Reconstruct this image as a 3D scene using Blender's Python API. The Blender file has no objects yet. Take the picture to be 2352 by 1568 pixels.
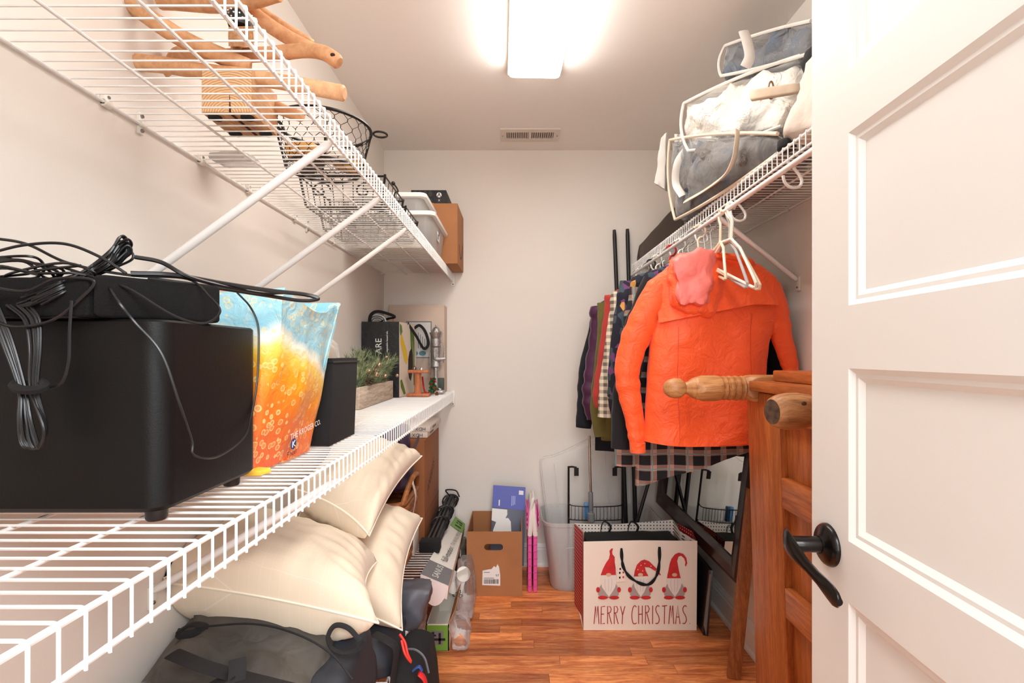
import bpy, bmesh, math, random
from mathutils import Vector, Matrix, noise

# ------------------------------------------------------------------ camera, world, lights, exposure
scn = bpy.context.scene
COL = scn.collection
F, CX, CY, CZ = 1145.0, 1185.0, 815.0, 1.232      # focal length and principal point in pixels (2352x1568), eye height

cam_data = bpy.data.cameras.new('camera')
cam = bpy.data.objects.new('camera', cam_data)
COL.objects.link(cam)
cam.location = (0, 0, CZ)
cam.rotation_euler = (math.pi / 2, 0, 0)
cam_data.sensor_width = 36.0
cam_data.lens = F / 2352.0 * 36.0
cam_data.shift_x = (1176.0 - CX) / 2352.0
cam_data.shift_y = (CY - 784.0) / 2352.0
cam_data.clip_start = 0.02
scn.camera = cam

world = bpy.data.worlds.new('world')
scn.world = world
world.use_nodes = True
world.node_tree.nodes['Background'].inputs[0].default_value = (0.97, 0.98, 1.0, 1)
world.node_tree.nodes['Background'].inputs[1].default_value = 0.7

def area_light(name, loc, target, sx, sy, power, color):
    d = bpy.data.lights.new(name, 'AREA')
    d.shape = 'RECTANGLE'; d.size = sx; d.size_y = sy; d.energy = power; d.color = color
    o = bpy.data.objects.new(name, d); COL.objects.link(o)
    o.location = loc
    o.rotation_euler = (Vector(target) - Vector(loc)).to_track_quat('-Z', 'Y').to_euler()
    return o
# added unseen fills outside the doorway: bounced flash from above, frontal light behind camera
area_light('hall_bounce_fill', (0.62, -0.95, 2.30), (0.0, 0.9, 1.0), 1.9, 0.9, 56, (0.93, 0.97, 1.0))
area_light('hall_front_fill', (0.10, -2.0, 1.35), (0.05, 2.0, 1.25), 1.5, 1.7, 24, (0.95, 0.975, 1.0))

portal = area_light('doorway_portal', (0.087, -0.065, 1.03), (0.087, 1.0, 1.03), 0.75, 2.04, 1, (1, 1, 1))
portal.data.cycles.is_portal = True

vs = scn.view_settings
vs.view_transform = 'Standard'
vs.look = 'None'
vs.exposure = 0.82
vs.gamma = 1.0
vs.use_curve_mapping = False
scn.cycles.max_bounces = 10
scn.cycles.diffuse_bounces = 5
scn.cycles.transparent_max_bounces = 24
scn.cycles.caustics_reflective = False
scn.cycles.caustics_refractive = False

# ------------------------------------------------------------------ helpers
def P(px, py, Y):
    return Vector(((px - CX) / F * Y, Y, CZ + (CY - py) / F * Y))
def V(*a): return Vector(a)

def lin(r, g, b):
    def f(c):
        c /= 255.0
        return c / 12.92 if c <= 0.04045 else ((c + 0.055) / 1.055) ** 2.4
    return (f(r), f(g), f(b), 1.0)

class MB:
    def __init__(s): s.v = []; s.f = []
    def add(s, vs_, fs):
        b = len(s.v); s.v += [Vector(p) for p in vs_]; s.f += [tuple(i + b for i in f) for f in fs]; return s
    def box(s, x0, x1, y0, y1, z0, z1):
        return s.add([(x0,y0,z0),(x1,y0,z0),(x1,y1,z0),(x0,y1,z0),(x0,y0,z1),(x1,y0,z1),(x1,y1,z1),(x0,y1,z1)],
                     [(3,2,1,0),(4,5,6,7),(0,1,5,4),(1,2,6,5),(2,3,7,6),(3,0,4,7)])
    def obox(s, c, ax, ay, az):      # centre and three half-axes
        c = Vector(c); ax = Vector(ax); ay = Vector(ay); az = Vector(az)
        q = [c + i*ax + j*ay + k*az for k in (-1,1) for (i,j) in ((-1,-1),(1,-1),(1,1),(-1,1))]
        return s.add(q, [(3,2,1,0),(4,5,6,7),(0,1,5,4),(1,2,6,5),(2,3,7,6),(3,0,4,7)])
    def prism(s, pts, vec):
        n = len(pts); vec = Vector(vec); pts = [Vector(p) for p in pts]
        return s.add(pts + [p + vec for p in pts], [tuple(range(n))[::-1], tuple(range(n, 2*n))] + [(i, (i+1) % n, n+(i+1) % n, n+i) for i in range(n)])
    def loft(s, rings, cap=True, closed=True, loop=False):
        n = len(rings[0]); b = len(s.v); R = len(rings)
        for r in rings: s.v += [Vector(p) for p in r]
        for i in range(R if loop else R - 1):
            i2 = (i + 1) % R
            for j in range(n if closed else n - 1):
                j2 = (j + 1) % n
                s.f.append((b+i*n+j, b+i*n+j2, b+i2*n+j2, b+i2*n+j))
        if cap and not loop and closed:
            s.f.append(tuple(b+j for j in range(n))[::-1]); s.f.append(tuple(b+(R-1)*n+j for j in range(n)))
        return s
    def tube(s, pts, r, n=6, closed=False, flat=1.0, up=None):
        pts = [Vector(p) for p in pts]; m = len(pts)
        rr = r if isinstance(r, (list, tuple)) else [r] * m
        tan = []
        for i in range(m):
            if closed: t = pts[(i+1) % m] - pts[i-1]
            else: t = pts[min(i+1, m-1)] - pts[max(i-1, 0)]
            if t.length < 1e-9: t = Vector((0,0,1))
            tan.append(t.normalized())
        u = Vector(up) if up else (Vector((0,0,1)) if abs(tan[0].z) < 0.9 else Vector((1,0,0)))
        nrm = (u - tan[0] * u.dot(tan[0])).normalized()
        rings = []
        for i in range(m):
            nrm = nrm - tan[i] * nrm.dot(tan[i])
            if nrm.length < 1e-6: nrm = tan[i].orthogonal()
            nrm.normalize(); bi = tan[i].cross(nrm)
            rings.append([pts[i] + (nrm * math.cos(2*math.pi*k/n) * flat + bi * math.sin(2*math.pi*k/n)) * rr[i] for k in range(n)])
        return s.loft(rings, True, True, closed)
    def lathe(s, prof, org, axis=(0,0,1), n=20):
        ax = Vector(axis).normalized(); u = ax.orthogonal().normalized(); w = ax.cross(u); org = Vector(org)
        return s.loft([[org + ax*h + (u*math.cos(2*math.pi*k/n) + w*math.sin(2*math.pi*k/n)) * max(r, 1e-4) for k in range(n)] for (r, h) in prof])
    def grid(s, fn, nu, nv):
        return s.loft([[fn(i/(nu), j/(nv)) for j in range(nv+1)] for i in range(nu+1)], False, False)
    def ball(s, c, r, n=12, sc=(1,1,1)):
        c = Vector(c); m = n // 2
        return s.loft([[c + Vector((math.cos(2*math.pi*k/n)*math.sin(a)*r*sc[0], math.sin(2*math.pi*k/n)*math.sin(a)*r*sc[1], -math.cos(a)*r*sc[2])) for k in range(n)]
                       for a in [math.pi*max(0.02, min(m-0.02, i))/m for i in range(m+1)]])
    def softbox(s, c8, n=10, rnd=0.35, amp=0.0, freq=8.0, seed=0, bulge=0.0, fold=None):
        """rounded, crumpled box; c8 = 8 corners: bottom (x-y-, x+y-, x+y+, x-y+) then the same on top"""
        c8 = [Vector(p) for p in c8]
        pts = {}; faces = []
        def idx(i, j, k):
            key = (i, j, k)
            if key not in pts: pts[key] = len(pts)
            return pts[key]
        for i in range(n):
            for j in range(n):
                for side in (0, n):
                    q = [(i,j,side),(i+1,j,side),(i+1,j+1,side),(i,j+1,side)]
                    if side == 0: q = q[::-1]
                    faces.append([idx(*t) for t in q])
                    q = [(i,side,j),(i+1,side,j),(i+1,side,j+1),(i,side,j+1)]
                    if side == n: q = q[::-1]
                    faces.append([idx(*t) for t in q])
                    q = [(side,i,j),(side,i+1,j),(side,i+1,j+1),(side,i,j+1)]
                    if side == 0: q = q[::-1]
                    faces.append([idx(*t) for t in q])
        def tri(u, v, w):
            a = [(1-u)*(1-v)*(1-w), u*(1-v)*(1-w), u*v*(1-w), (1-u)*v*(1-w), (1-u)*(1-v)*w, u*(1-v)*w, u*v*w, (1-u)*v*w]
            o = Vector((0,0,0))
            for t, p in zip(a, c8): o += p * t
            return o
        cen = tri(.5,.5,.5)
        out = []
        for (i, j, k) in pts:
            x, y, z = 2*i/n-1, 2*j/n-1, 2*k/n-1
            sx = x*math.sqrt(max(0, 1-y*y/2-z*z/2+y*y*z*z/3)); sy = y*math.sqrt(max(0, 1-x*x/2-z*z/2+x*x*z*z/3)); sz = z*math.sqrt(max(0, 1-x*x/2-y*y/2+x*x*y*y/3))
            f = rnd
            qx, qy, qz = x+(sx-x)*f, y+(sy-y)*f, z+(sz-z)*f
            if bulge:
                qx *= 1+bulge*(1-y*y)*(1-z*z); qy *= 1+bulge*(1-x*x)*(1-z*z); qz *= 1+bulge*(1-x*x)*(1-y*y)
            p = tri((qx+1)/2, (qy+1)/2, (qz+1)/2)
            if amp:
                d = (p - cen).normalized()
                nn = noise.noise(p*freq + Vector((seed*7.3, seed*1.7, seed*3.1))) + .6*abs(noise.noise(p*freq*2.3 + Vector((seed, 9.1, seed*2.2)))) - .2
                p = p + d * amp * nn
            if fold: p = p + fold(p)
            out.append(p)
        return s.add(out, faces)

def wloc(o):
    l = Vector((0,0,0))
    while o is not None:
        l += o.location; o = o.parent
    return l

def tag(o, label=None, cat=None, group=None, kind=None):
    if label: o['label'] = label
    if cat: o['category'] = cat
    if group: o['group'] = group
    if kind: o['kind'] = kind
    return o

def obj(name, mb, mat, parent=None, smooth=True, bevel=0.0, label=None, cat=None, group=None, kind=None, loc=None, seg=2, ang=38):
    me = bpy.data.meshes.new(name)
    off = wloc(parent) if parent else (Vector(loc) if loc is not None else Vector((0,0,0)))
    if not parent and loc is None and mb.v:      # origin at the base of the thing
        xs = [p.x for p in mb.v]; ys = [p.y for p in mb.v]; zs = [p.z for p in mb.v]
        off = Vector(((min(xs)+max(xs))/2, (min(ys)+max(ys))/2, min(zs)))
    me.from_pydata([tuple(p - off) for p in mb.v], [], mb.f)
    bm = bmesh.new(); bm.from_mesh(me)
    bmesh.ops.recalc_face_normals(bm, faces=bm.faces)
    if bevel:
        es = [e for e in bm.edges if len(e.link_faces) == 2 and e.calc_face_angle(0) > 0.5]
        bmesh.ops.bevel(bm, geom=es, offset=bevel, segments=seg, affect='EDGES', profile=0.5, clamp_overlap=True)
    bm.to_mesh(me); bm.free()
    if smooth:
        me.polygons.foreach_set('use_smooth', [True] * len(me.polygons))
        me.set_sharp_from_angle(angle=math.radians(ang))
    me.materials.append(mat)
    o = bpy.data.objects.new(name, me); COL.objects.link(o)
    if parent: o.parent = parent
    else: o.location = off
    return tag(o, label, cat, group, kind)

def thing(name, label, cat, loc, group=None, kind=None):
    o = bpy.data.objects.new(name, None); COL.objects.link(o)
    o.location = loc; o.empty_display_size = 0.05
    return tag(o, label, cat, group, kind)

def inst(src, parent, loc, rot=None):
    o = src.copy(); COL.objects.link(o); o.parent = parent; o.location = loc
    if rot: o.rotation_euler = rot
    return o

def bez(pts, n=8, closed=False):
    """Catmull-Rom through points"""
    pts = [Vector(p) for p in pts]; m = len(pts); out = []
    for i in range(m if closed else m - 1):
        p1, p2 = pts[i], pts[(i+1) % m]
        p0 = pts[i-1] if (closed or i > 0) else p1*2 - p2
        p3 = pts[(i+2) % m] if (closed or i + 2 < m) else p2*2 - p1
        for k in range(n):
            t = k / n
            out.append(0.5*((2*p1) + (p2-p0)*t + (2*p0-5*p1+4*p2-p3)*t*t + (-p0+3*p1-3*p2+p3)*t*t*t))
    if not closed: out.append(pts[-1])
    return out

def text_mb(s, size, org, ux, uy, depth=0.0004, align='LEFT', sx=1.0):
    cu = bpy.data.curves.new('lettering', 'FONT')
    cu.body = s; cu.size = 1.0; cu.align_x = align; cu.resolution_u = 2
    o = bpy.data.objects.new('lettering_tmp', cu)
    me = bpy.data.meshes.new_from_object(o)
    ux = Vector(ux).normalized(); uy = Vector(uy).normalized(); n = ux.cross(uy); org = Vector(org)
    mb = MB()
    mb.add([org + ux*v.co.x*size*sx + uy*v.co.y*size + n*depth for v in me.vertices], [tuple(p.vertices) for p in me.polygons])
    bpy.data.objects.remove(o); bpy.data.meshes.remove(me); bpy.data.curves.remove(cu)
    return mb

class Plane2:
    """flat print on a face: 2-D shapes laid a fraction of a millimetre proud"""
    def __init__(s, org, ux, uy): s.o = Vector(org); s.ux = Vector(ux).normalized(); s.uy = Vector(uy).normalized(); s.n = s.ux.cross(s.uy)
    def p(s, x, y, d=0.0): return s.o + s.ux*x + s.uy*y + s.n*d
    def poly(s, mb, pts, d=0.0006):
        return mb.prism([s.p(x, y, 0.0001) for x, y in pts], s.n*d)
    def disc(s, mb, x, y, rx, ry=None, d=0.0006, n=16, a0=0):
        ry = ry or rx
        return s.poly(mb, [(x+rx*math.cos(2*math.pi*i/n+a0), y+ry*math.sin(2*math.pi*i/n+a0)) for i in range(n)], d)
    def stroke(s, mb, pts, w, d=0.0006, w2=None):
        m = len(pts); L = []; R = []
        for i in range(m):
            a = Vector(pts[max(i-1, 0)]); b = Vector(pts[min(i+1, m-1)]); t = (b-a)
            if t.length < 1e-9: continue
            t.normalize(); nn = Vector((-t.y, t.x)); ww = (w if w2 is None else w+(w2-w)*i/(m-1))/2
            c = Vector(pts[i]); L.append(c+nn*ww); R.append(c-nn*ww)
        for i in range(len(L)-1):
            q = [L[i], L[i+1], R[i+1], R[i]]
            mb.prism([s.p(a.x, a.y, 0.0001) for a in q], s.n*d)
        return mb

# ------------------------------------------------------------------ procedural materials
def new_mat(name):
    m = bpy.data.materials.new(name); m.use_nodes = True
    nt = m.node_tree; b = nt.nodes['Principled BSDF']
    return m, nt, b
def node(nt, t, **kw):
    n = nt.nodes.new(t)
    for k, v in kw.items(): setattr(n, k, v)
    return n
def coords(nt, scale=(1,1,1), kind='Object', rot=(0,0,0)):
    tc = node(nt, 'ShaderNodeTexCoord'); mp = node(nt, 'ShaderNodeMapping')
    mp.inputs['Scale'].default_value = scale; mp.inputs['Rotation'].default_value = rot
    nt.links.new(tc.outputs[kind], mp.inputs['Vector'])
    return mp.outputs['Vector']
def ramp(nt, fac, stops, interp='LINEAR'):
    r = node(nt, 'ShaderNodeValToRGB'); e = r.color_ramp.elements
    r.color_ramp.interpolation = interp
    while len(e) < len(stops): e.new(0.5)
    for i, (p, c) in enumerate(stops): e[i].position = p; e[i].color = c
    nt.links.new(fac, r.inputs['Fac']); return r.outputs['Color']
def tex_noise(nt, vec, scale, detail=3, rough=0.5, dist=0.0):
    t = node(nt, 'ShaderNodeTexNoise'); t.inputs['Scale'].default_value = scale; t.inputs['Detail'].default_value = detail
    t.inputs['Roughness'].default_value = rough; t.inputs['Distortion'].default_value = dist
    nt.links.new(vec, t.inputs['Vector']); return t.outputs['Fac']
def mix(nt, fac, a, b, mode='MIX'):
    m = node(nt, 'ShaderNodeMix', data_type='RGBA', blend_type=mode)
    for sock, val in ((m.inputs[0], fac), (m.inputs[6], a), (m.inputs[7], b)):
        if hasattr(val, 'is_linked') or hasattr(val, 'links'): nt.links.new(val, sock)
        else: sock.default_value = val
    return m.outputs[2]
def bump(nt, b, h, strength, dist=0.002):
    n = node(nt, 'ShaderNodeBump'); n.inputs['Strength'].default_value = strength; n.inputs['Distance'].default_value = dist
    nt.links.new(h, n.inputs['Height']); nt.links.new(n.outputs['Normal'], b.inputs['Normal'])

def pm(name, col, rough=0.5, metal=0.0, var=0.0, vscale=6.0, bmp=0.0, bscale=120.0, coat=0.0, sheen=0.0, scale=(1,1,1), spec=None, bdist=0.002):
    m, nt, b = new_mat(name)
    c = col if len(col) == 4 else lin(*col)
    b.inputs['Base Color'].default_value = c
    b.inputs['Roughness'].default_value = rough; b.inputs['Metallic'].default_value = metal
    b.inputs['Coat Weight'].default_value = coat; b.inputs['Sheen Weight'].default_value = sheen
    if spec is not None: b.inputs['Specular IOR Level'].default_value = spec
    if var or bmp:
        vec = coords(nt, scale)
        if var:
            dk = tuple(x*(1-var) for x in c[:3]) + (1,); lt = tuple(min(1, x*(1+var*.6)) for x in c[:3]) + (1,)
            nt.links.new(ramp(nt, tex_noise(nt, vec, vscale, 4), [(0.3, dk), (0.7, lt)]), b.inputs['Base Color'])
        if bmp: bump(nt, b, tex_noise(nt, vec, bscale, 4), bmp, bdist)
    return m

def wood(name, c1, c2, scale=(1,1,1), rough=0.45, rnd=0.0, ring=9.0, coat=0.0, knots=False):
    """grain runs along the axis whose scale is small"""
    m, nt, b = new_mat(name)
    vec = coords(nt, scale)
    if rnd:
        oi = node(nt, 'ShaderNodeObjectInfo'); mv = node(nt, 'ShaderNodeVectorMath', operation='ADD')
        cm = node(nt, 'ShaderNodeVectorMath', operation='SCALE'); cm.inputs['Scale'].default_value = 37.0
        cb = node(nt, 'ShaderNodeCombineXYZ')
        for k in range(3): nt.links.new(oi.outputs['Random'], cb.inputs[k])
        nt.links.new(cb.outputs[0], cm.inputs[0]); nt.links.new(vec, mv.inputs[0]); nt.links.new(cm.outputs[0], mv.inputs[1]); vec = mv.outputs[0]
    g = tex_noise(nt, vec, ring, 5, 0.62, 1.1)
    f2 = tex_noise(nt, vec, ring*7, 3, 0.6, 0.2)
    mid = tuple((x+y)/2 for x, y in zip(c1, c2))
    col = ramp(nt, g, [(0.28, c2), (0.46, mid), (0.6, c1), (0.75, tuple(min(1, x*1.12) for x in c1[:3])+(1,))])
    col = mix(nt, 0.28, col, ramp(nt, f2, [(0.35, tuple(x*.55 for x in c2[:3])+(1,)), (0.6, (1,1,1,1))]), 'MULTIPLY')
    if rnd:
        vr = ramp(nt, oi.outputs['Random'], [(0, (1-rnd, 1-rnd*1.15, 1-rnd*1.2, 1)), (1, (1+rnd*.7, 1+rnd*.65, 1+rnd*.6, 1))])
        col = mix(nt, 1.0, col, vr, 'MULTIPLY')
    nt.links.new(col, b.inputs['Base Color'])
    b.inputs['Roughness'].default_value = rough; b.inputs['Coat Weight'].default_value = coat; b.inputs['Coat Roughness'].default_value = 0.25
    bump(nt, b, f2, 0.12, 0.0006)
    return m

def clear(name, tint=(0.9,0.9,0.9,1), body=0.25, rough=0.12, bmp=0.0, bscale=30):
    """thin plastic film: mostly see-through, with a share of glossy milky body"""
    m, nt, b = new_mat(name)
    b.inputs['Base Color'].default_value = tint; b.inputs['Roughness'].default_value = rough
    tr = node(nt, 'ShaderNodeBsdfTransparent'); ms = node(nt, 'ShaderNodeMixShader')
    fr = node(nt, 'ShaderNodeFresnel'); fr.inputs['IOR'].default_value = 1.45
    mx = node(nt, 'ShaderNodeMath', operation='MULTIPLY_ADD'); mx.inputs[1].default_value = 0.7; mx.inputs[2].default_value = body; mx.use_clamp = True
    nt.links.new(fr.outputs[0], mx.inputs[0]); nt.links.new(mx.outputs[0], ms.inputs[0])
    nt.links.new(tr.outputs[0], ms.inputs[1]); nt.links.new(b.outputs[0], ms.inputs[2])
    nt.links.new(ms.outputs[0], nt.nodes['Material Output'].inputs['Surface'])
    if bmp: bump(nt, b, tex_noise(nt, coords(nt), bscale, 3), bmp, 0.01)
    return m

def emit(name, col, strength):
    m, nt, b = new_mat(name)
    b.inputs['Base Color'].default_value = col; b.inputs['Emission Color'].default_value = col; b.inputs['Emission Strength'].default_value = strength
    return m

MAT = {}
MAT['wall'] = pm('wall_paint', (236, 228, 219), 0.85, var=0.02, vscale=1.3, bmp=0.06, bscale=260)
MAT['ceiling'] = pm('ceiling_paint', (248, 241, 235), 0.9, bmp=0.05, bscale=200)
MAT['trim'] = pm('trim_paint', (240, 236, 230), 0.45)
MAT['door'] = pm('door_paint', (236, 233, 228), 0.5, bmp=0.02, bscale=60)
MAT['white_wire'] = pm('white_vinyl_wire', (245, 243, 240), 0.35)
MAT['white_plastic'] = pm('white_plastic', (240, 236, 226), 0.4)
MAT['screw'] = pm('screw_steel', (150, 150, 150), 0.3, 1.0)
MAT['steel'] = pm('hook_steel', (222, 220, 216), 0.32, 1.0)
MAT['black'] = pm('black_plastic', (22, 21, 21), 0.45)
MAT['black_wire'] = pm('black_wire', (28, 22, 20), 0.4, 0.3)
MAT['black_fabric'] = pm('black_fabric', (20, 19, 20), 0.9, bmp=0.3, bscale=600)
MAT['dark_print'] = pm('dark_print', (25, 24, 26), 0.6)
MAT['white_print'] = pm('white_print', (238, 236, 232), 0.6)
MAT['grey_print'] = pm('grey_print', (120, 118, 120), 0.6)
MAT['cardboard'] = pm('cardboard', (172, 116, 74), 0.85, var=0.08, vscale=9, bmp=0.08, bscale=90)
MAT['clear'] = clear('clear_plastic', (0.9, 0.89, 0.88, 1), 0.06, 0.08)
MAT['film'] = clear('clear_film', (0.9, 0.9, 0.9, 1), 0.10, 0.08, 0.5, 30)
MAT['milky'] = clear('milky_plastic', (0.82, 0.80, 0.79, 1), 0.34, 0.22)
# ------------------------------------------------------------------ the room
XL, XR, YB, ZC, YF = -0.773, 0.98, 2.92, 2.431, 0.06     # left wall, right wall, back wall, ceiling, entry wall
rng = random.Random(4)

MAT['subfloor'] = pm('floor_joint', (70, 36, 18), 0.8)
MAT['oak'] = wood('oak_strip_floor', lin(250, 166, 100), lin(186, 88, 42), (1.8, 15, 15), 0.38, 0.46, 2.6, 0.12)
floor = obj('floor', MB().box(XL, XR, -0.06, YB, -0.03, -0.004), MAT['subfloor'], kind='structure', smooth=False)
y = -0.055
while y < YB - 0.02:
    x = XL
    first = True
    while x < XR - 0.01:
        L = round(rng.uniform(0.35, 0.95) / 0.05) * 0.05 if not first else round(rng.uniform(0.2, 0.8) / 0.05) * 0.05
        first = False
        x1 = min(XR, x + L)
        if XR - x1 < 0.12: x1 = XR
        mb = MB().box(x + 0.0006, x1 - 0.0006, y, min(y + 0.0558, YB), -0.004, 0.0)
        obj('plank', mb, MAT['oak'], floor, smooth=False)
        x = x1
    y += 0.0567

obj('floor_hall', MB().box(-2.5, 2.5, -4.0, -0.0601, -0.03, 0.0), pm('hall_carpet', (150, 138, 124), .95, bmp=.3, bscale=300), kind='structure', smooth=False)

def wallbox(name, *b): return obj(name, MB().box(*b), MAT['wall'], kind='structure', smooth=False)
wallbox('wall_left', XL - 0.1, XL, -0.06, YB + 0.1, -0.03, ZC)
wallbox('wall_right', XR, XR + 0.1, -0.06, YB + 0.1, -0.03, ZC)
wallbox('wall_back', XL, XR, YB, YB + 0.1, -0.03, ZC)
ent = MB()
ent.box(XL, -0.305, -0.06, YF, -0.03, ZC); ent.box(0.475, XR, -0.06, YF, -0.03, ZC); ent.box(-0.305, 0.475, -0.06, YF, 2.06, ZC)
obj('wall_entry', ent, MAT['wall'], kind='structure', smooth=False)
obj('ceiling', MB().box(XL - 0.1, XR + 0.1, -0.06, YB + 0.1, ZC, ZC + 0.1), MAT['ceiling'], kind='structure', smooth=False)
jm = MB().box(-0.305, -0.288, -0.06, YF, 0, 2.06); jm.box(0.462, 0.475, -0.06, YF, 0, 2.06); jm.box(-0.288, 0.462, -0.06, YF, 2.04, 2.06)
obj('trim_1', jm, MAT['trim'], kind='structure', smooth=False)

def baseboard(name, a, b, nrm):
    a = Vector(a); b = Vector(b); n = Vector(nrm)
    prof = [(0, 0), (0.022, 0), (0.022, 0.012), (0.014, 0.022), (0.014, 0.098), (0.011, 0.104), (0.011, 0.112), (0.007, 0.122), (0.004, 0.130), (0, 0.132)]
    mb = MB(); mb.loft([[p + n*d + Vector((0, 0, h)) for d, h in prof] for p in (a, b)])
    obj(name, mb, MAT['trim'], kind='structure', smooth=False)
baseboard('baseboard_back', (XL, YB, 0), (XR, YB, 0), (0, -1, 0))
baseboard('baseboard_right', (XR, YF, 0), (XR, YB, 0), (-1, 0, 0))
baseboard('baseboard_left', (XL, YF, 0), (XL, YB, 0), (1, 0, 0))

# ------------------------------------------------------------------ ceiling light (wrap-around fluorescent)
light_ang = math.radians(1.7)
LX, LY = 0.093, 1.47                      # fixture centre
lr = thing('ceiling_light', 'long white fluorescent ceiling light glowing at full brightness', 'light', (LX, LY, ZC))
lr.rotation_euler = (0, 0, light_ang)
MAT['lens'] = emit('lit_acrylic_lens', (1.0, 0.97, 0.925, 1), 10.0)
MAT['pan'] = pm('fixture_pan', (238, 232, 222), 0.5)
def lens_ring(y, w0, w1, zt, zb):
    return [(-w0, y, zt), (-w0*1.0, y, zt*.55+zb*.45), (-w1, y, zb+.004), (-w1+.012, y, zb), (w1-.012, y, zb), (w1, y, zb+.004), (w0*1.0, y, zt*.55+zb*.45), (w0, y, zt)]
mb = MB()
rows = [(-0.61, .106, .096, -.0275, -.060), (-0.59, .106, .100, -.0275, -.078), (0.50, .106, .100, -.0275, -.078), (0.545, .106, .100, -.0275, -.074), (0.585, .106, .100, -.0275, -.058), (0.605, .106, .102, -.0275, -.038)]
mb.loft([[Vector(p) + Vector((LX, LY, ZC)) for p in lens_ring(*r)] for r in rows])
obj('lens', mb, MAT['lens'], lr)
obj('pan', MB().box(LX-.1085, LX+.1085, LY-.61, LY+.606, ZC-.029, ZC-.0005), MAT['pan'], lr, smooth=False)
obj('end_cap', MB().box(LX-.110, LX+.110, LY+.606, LY+.616, ZC-.034, ZC-.0005), MAT['pan'], lr, bevel=.003)

# ------------------------------------------------------------------ ceiling vent
vx0, vx1, vy0, vy1 = -0.083, 0.236, 2.632, 2.785
vr = thing('ceiling_vent', 'white louvred air vent set in the ceiling near back wall', 'vent', ((vx0+vx1)/2, (vy0+vy1)/2, ZC))
MAT['vent'] = pm('vent_enamel', (226, 214, 203), 0.5)
MAT['vent_dark'] = pm('vent_duct', (96, 80, 66), 0.9)
fr = MB()
for b in ((vx0, vx1, vy0, vy0+.036), (vx0, vx1, vy1-.036, vy1), (vx0, vx0+.032, vy0+.036, vy1-.036), (vx1-.032, vx1, vy0+.036, vy1-.036), ((vx0+vx1)/2-.008, (vx0+vx1)/2+.008, vy0+.036, vy1-.036)):
    fr.box(*b, ZC-.009, ZC-.0005)
obj('frame', fr, MAT['vent'], vr, smooth=False)
obj('duct', MB().box(vx0+.03, vx1-.03, vy0+.034, vy1-.034, ZC-.002, ZC-.0005), MAT['vent_dark'], vr, smooth=False)
for side in (0, 1):
    xa = vx0+.036 if side == 0 else (vx0+vx1)/2+.012
    for i in range(10):
        xc = xa + i*.0117 + .004
        obj('louver', MB().obox((xc, (vy0+vy1)/2, ZC-.0055), (.0032, 0, .003 if side else -.003), (0, .0395, 0), (.0006, 0, -.0006)), MAT['vent'], vr, smooth=False)
for sx in (vx0+.012, vx1-.012):
    obj('screw', MB().ball((sx, (vy0+vy1)/2, ZC-.0095), .004, 8), MAT['screw'], vr)
obj('damper_lever', MB().box(vx1-.029, vx1-.025, vy0+.06, vy0+.08, ZC-.016, ZC-.009), MAT['vent'], vr, smooth=False)

# ------------------------------------------------------------------ panelled door standing open on the right
DW, DT = 0.762, 0.038
free = Vector((0.503, 0.847, 0.0)); dirv = Vector((-0.0585, -1.0, 0.0)).normalized()     # from the free edge towards the hinge
nrm = Vector((dirv.y, -dirv.x, 0.0))                                                       # face normal, into the closet
if nrm.x > 0: nrm = -nrm
dr = thing('door_1', 'white five-panel interior door standing open, dark lever handle', None, tuple(free + dirv*DW), kind='structure')
def D(s, z, d=0.0): return free + dirv*s + nrm*d + Vector((0, 0, z))
def dbox(s0, s1, z0, z1, d0, d1):
    mb = MB()
    return mb.add([D(s0,z0,d0), D(s1,z0,d0), D(s1,z0,d1), D(s0,z0,d1), D(s0,z1,d0), D(s1,z1,d0), D(s1,z1,d1), D(s0,z1,d1)],
                  [(3,2,1,0),(4,5,6,7),(0,1,5,4),(1,2,6,5),(2,3,7,6),(3,0,4,7)])
ST = 0.102
edges = [0.012]
pan = [(0.250, 0.508), (0.602, 0.862), (0.954, 1.212), (1.306, 1.564), (1.658, 1.916)]
obj('stile', dbox(0, ST, 0.012, 2.032, -DT, 0), MAT['door'], dr, smooth=False)
obj('stile', dbox(DW-ST, DW, 0.012, 2.032, -DT, 0), MAT['door'], dr, smooth=False)
zs = [0.012] + [z for p in pan for z in p] + [2.032]
for i in range(0, len(zs), 2):
    obj('rail', dbox(ST, DW-ST, zs[i], zs[i+1], -DT, 0), MAT['door'], dr, smooth=False)
for z0, z1 in pan:
    obj('panel', dbox(ST, DW-ST, z0, z1, -DT+.008, -.012), MAT['door'], dr, smooth=False)
    prof = [(0.0, 0.0), (.008, -.006), (.0135, -.0062), (.0215, -.0122), (.0215, -.014), (0, -.014)]
    mb = MB()
    cs = [(ST, z0, 1, 1), (DW-ST, z0, -1, 1), (DW-ST, z1, -1, -1), (ST, z1, 1, -1)]
    mb.loft([[D(s + ss*a, z + sz*a, b) for a, b in prof] for s, z, ss, sz in cs], False, True, True)
    obj('sticking', mb, MAT['door'], dr, smooth=False)
MAT['bronze'] = pm('oil_rubbed_bronze', (38, 34, 33), 0.3, 0.85, coat=0.2)
hs, hz = 0.05, 0.929
hd = obj('handle', MB().lathe([(.0335, 0), (.0335, .003), (.031, .007), (.027, .010), (.017, .013), (.0145, .016)], D(hs, hz, 0.0), nrm, 36), MAT['bronze'], dr, label='dark bronze door lever with round rosette')
obj('spindle', MB().lathe([(.0125, .014), (.0125, .062), (.011, .064)], D(hs, hz, 0.0), nrm, 24), MAT['bronze'], hd)
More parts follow.
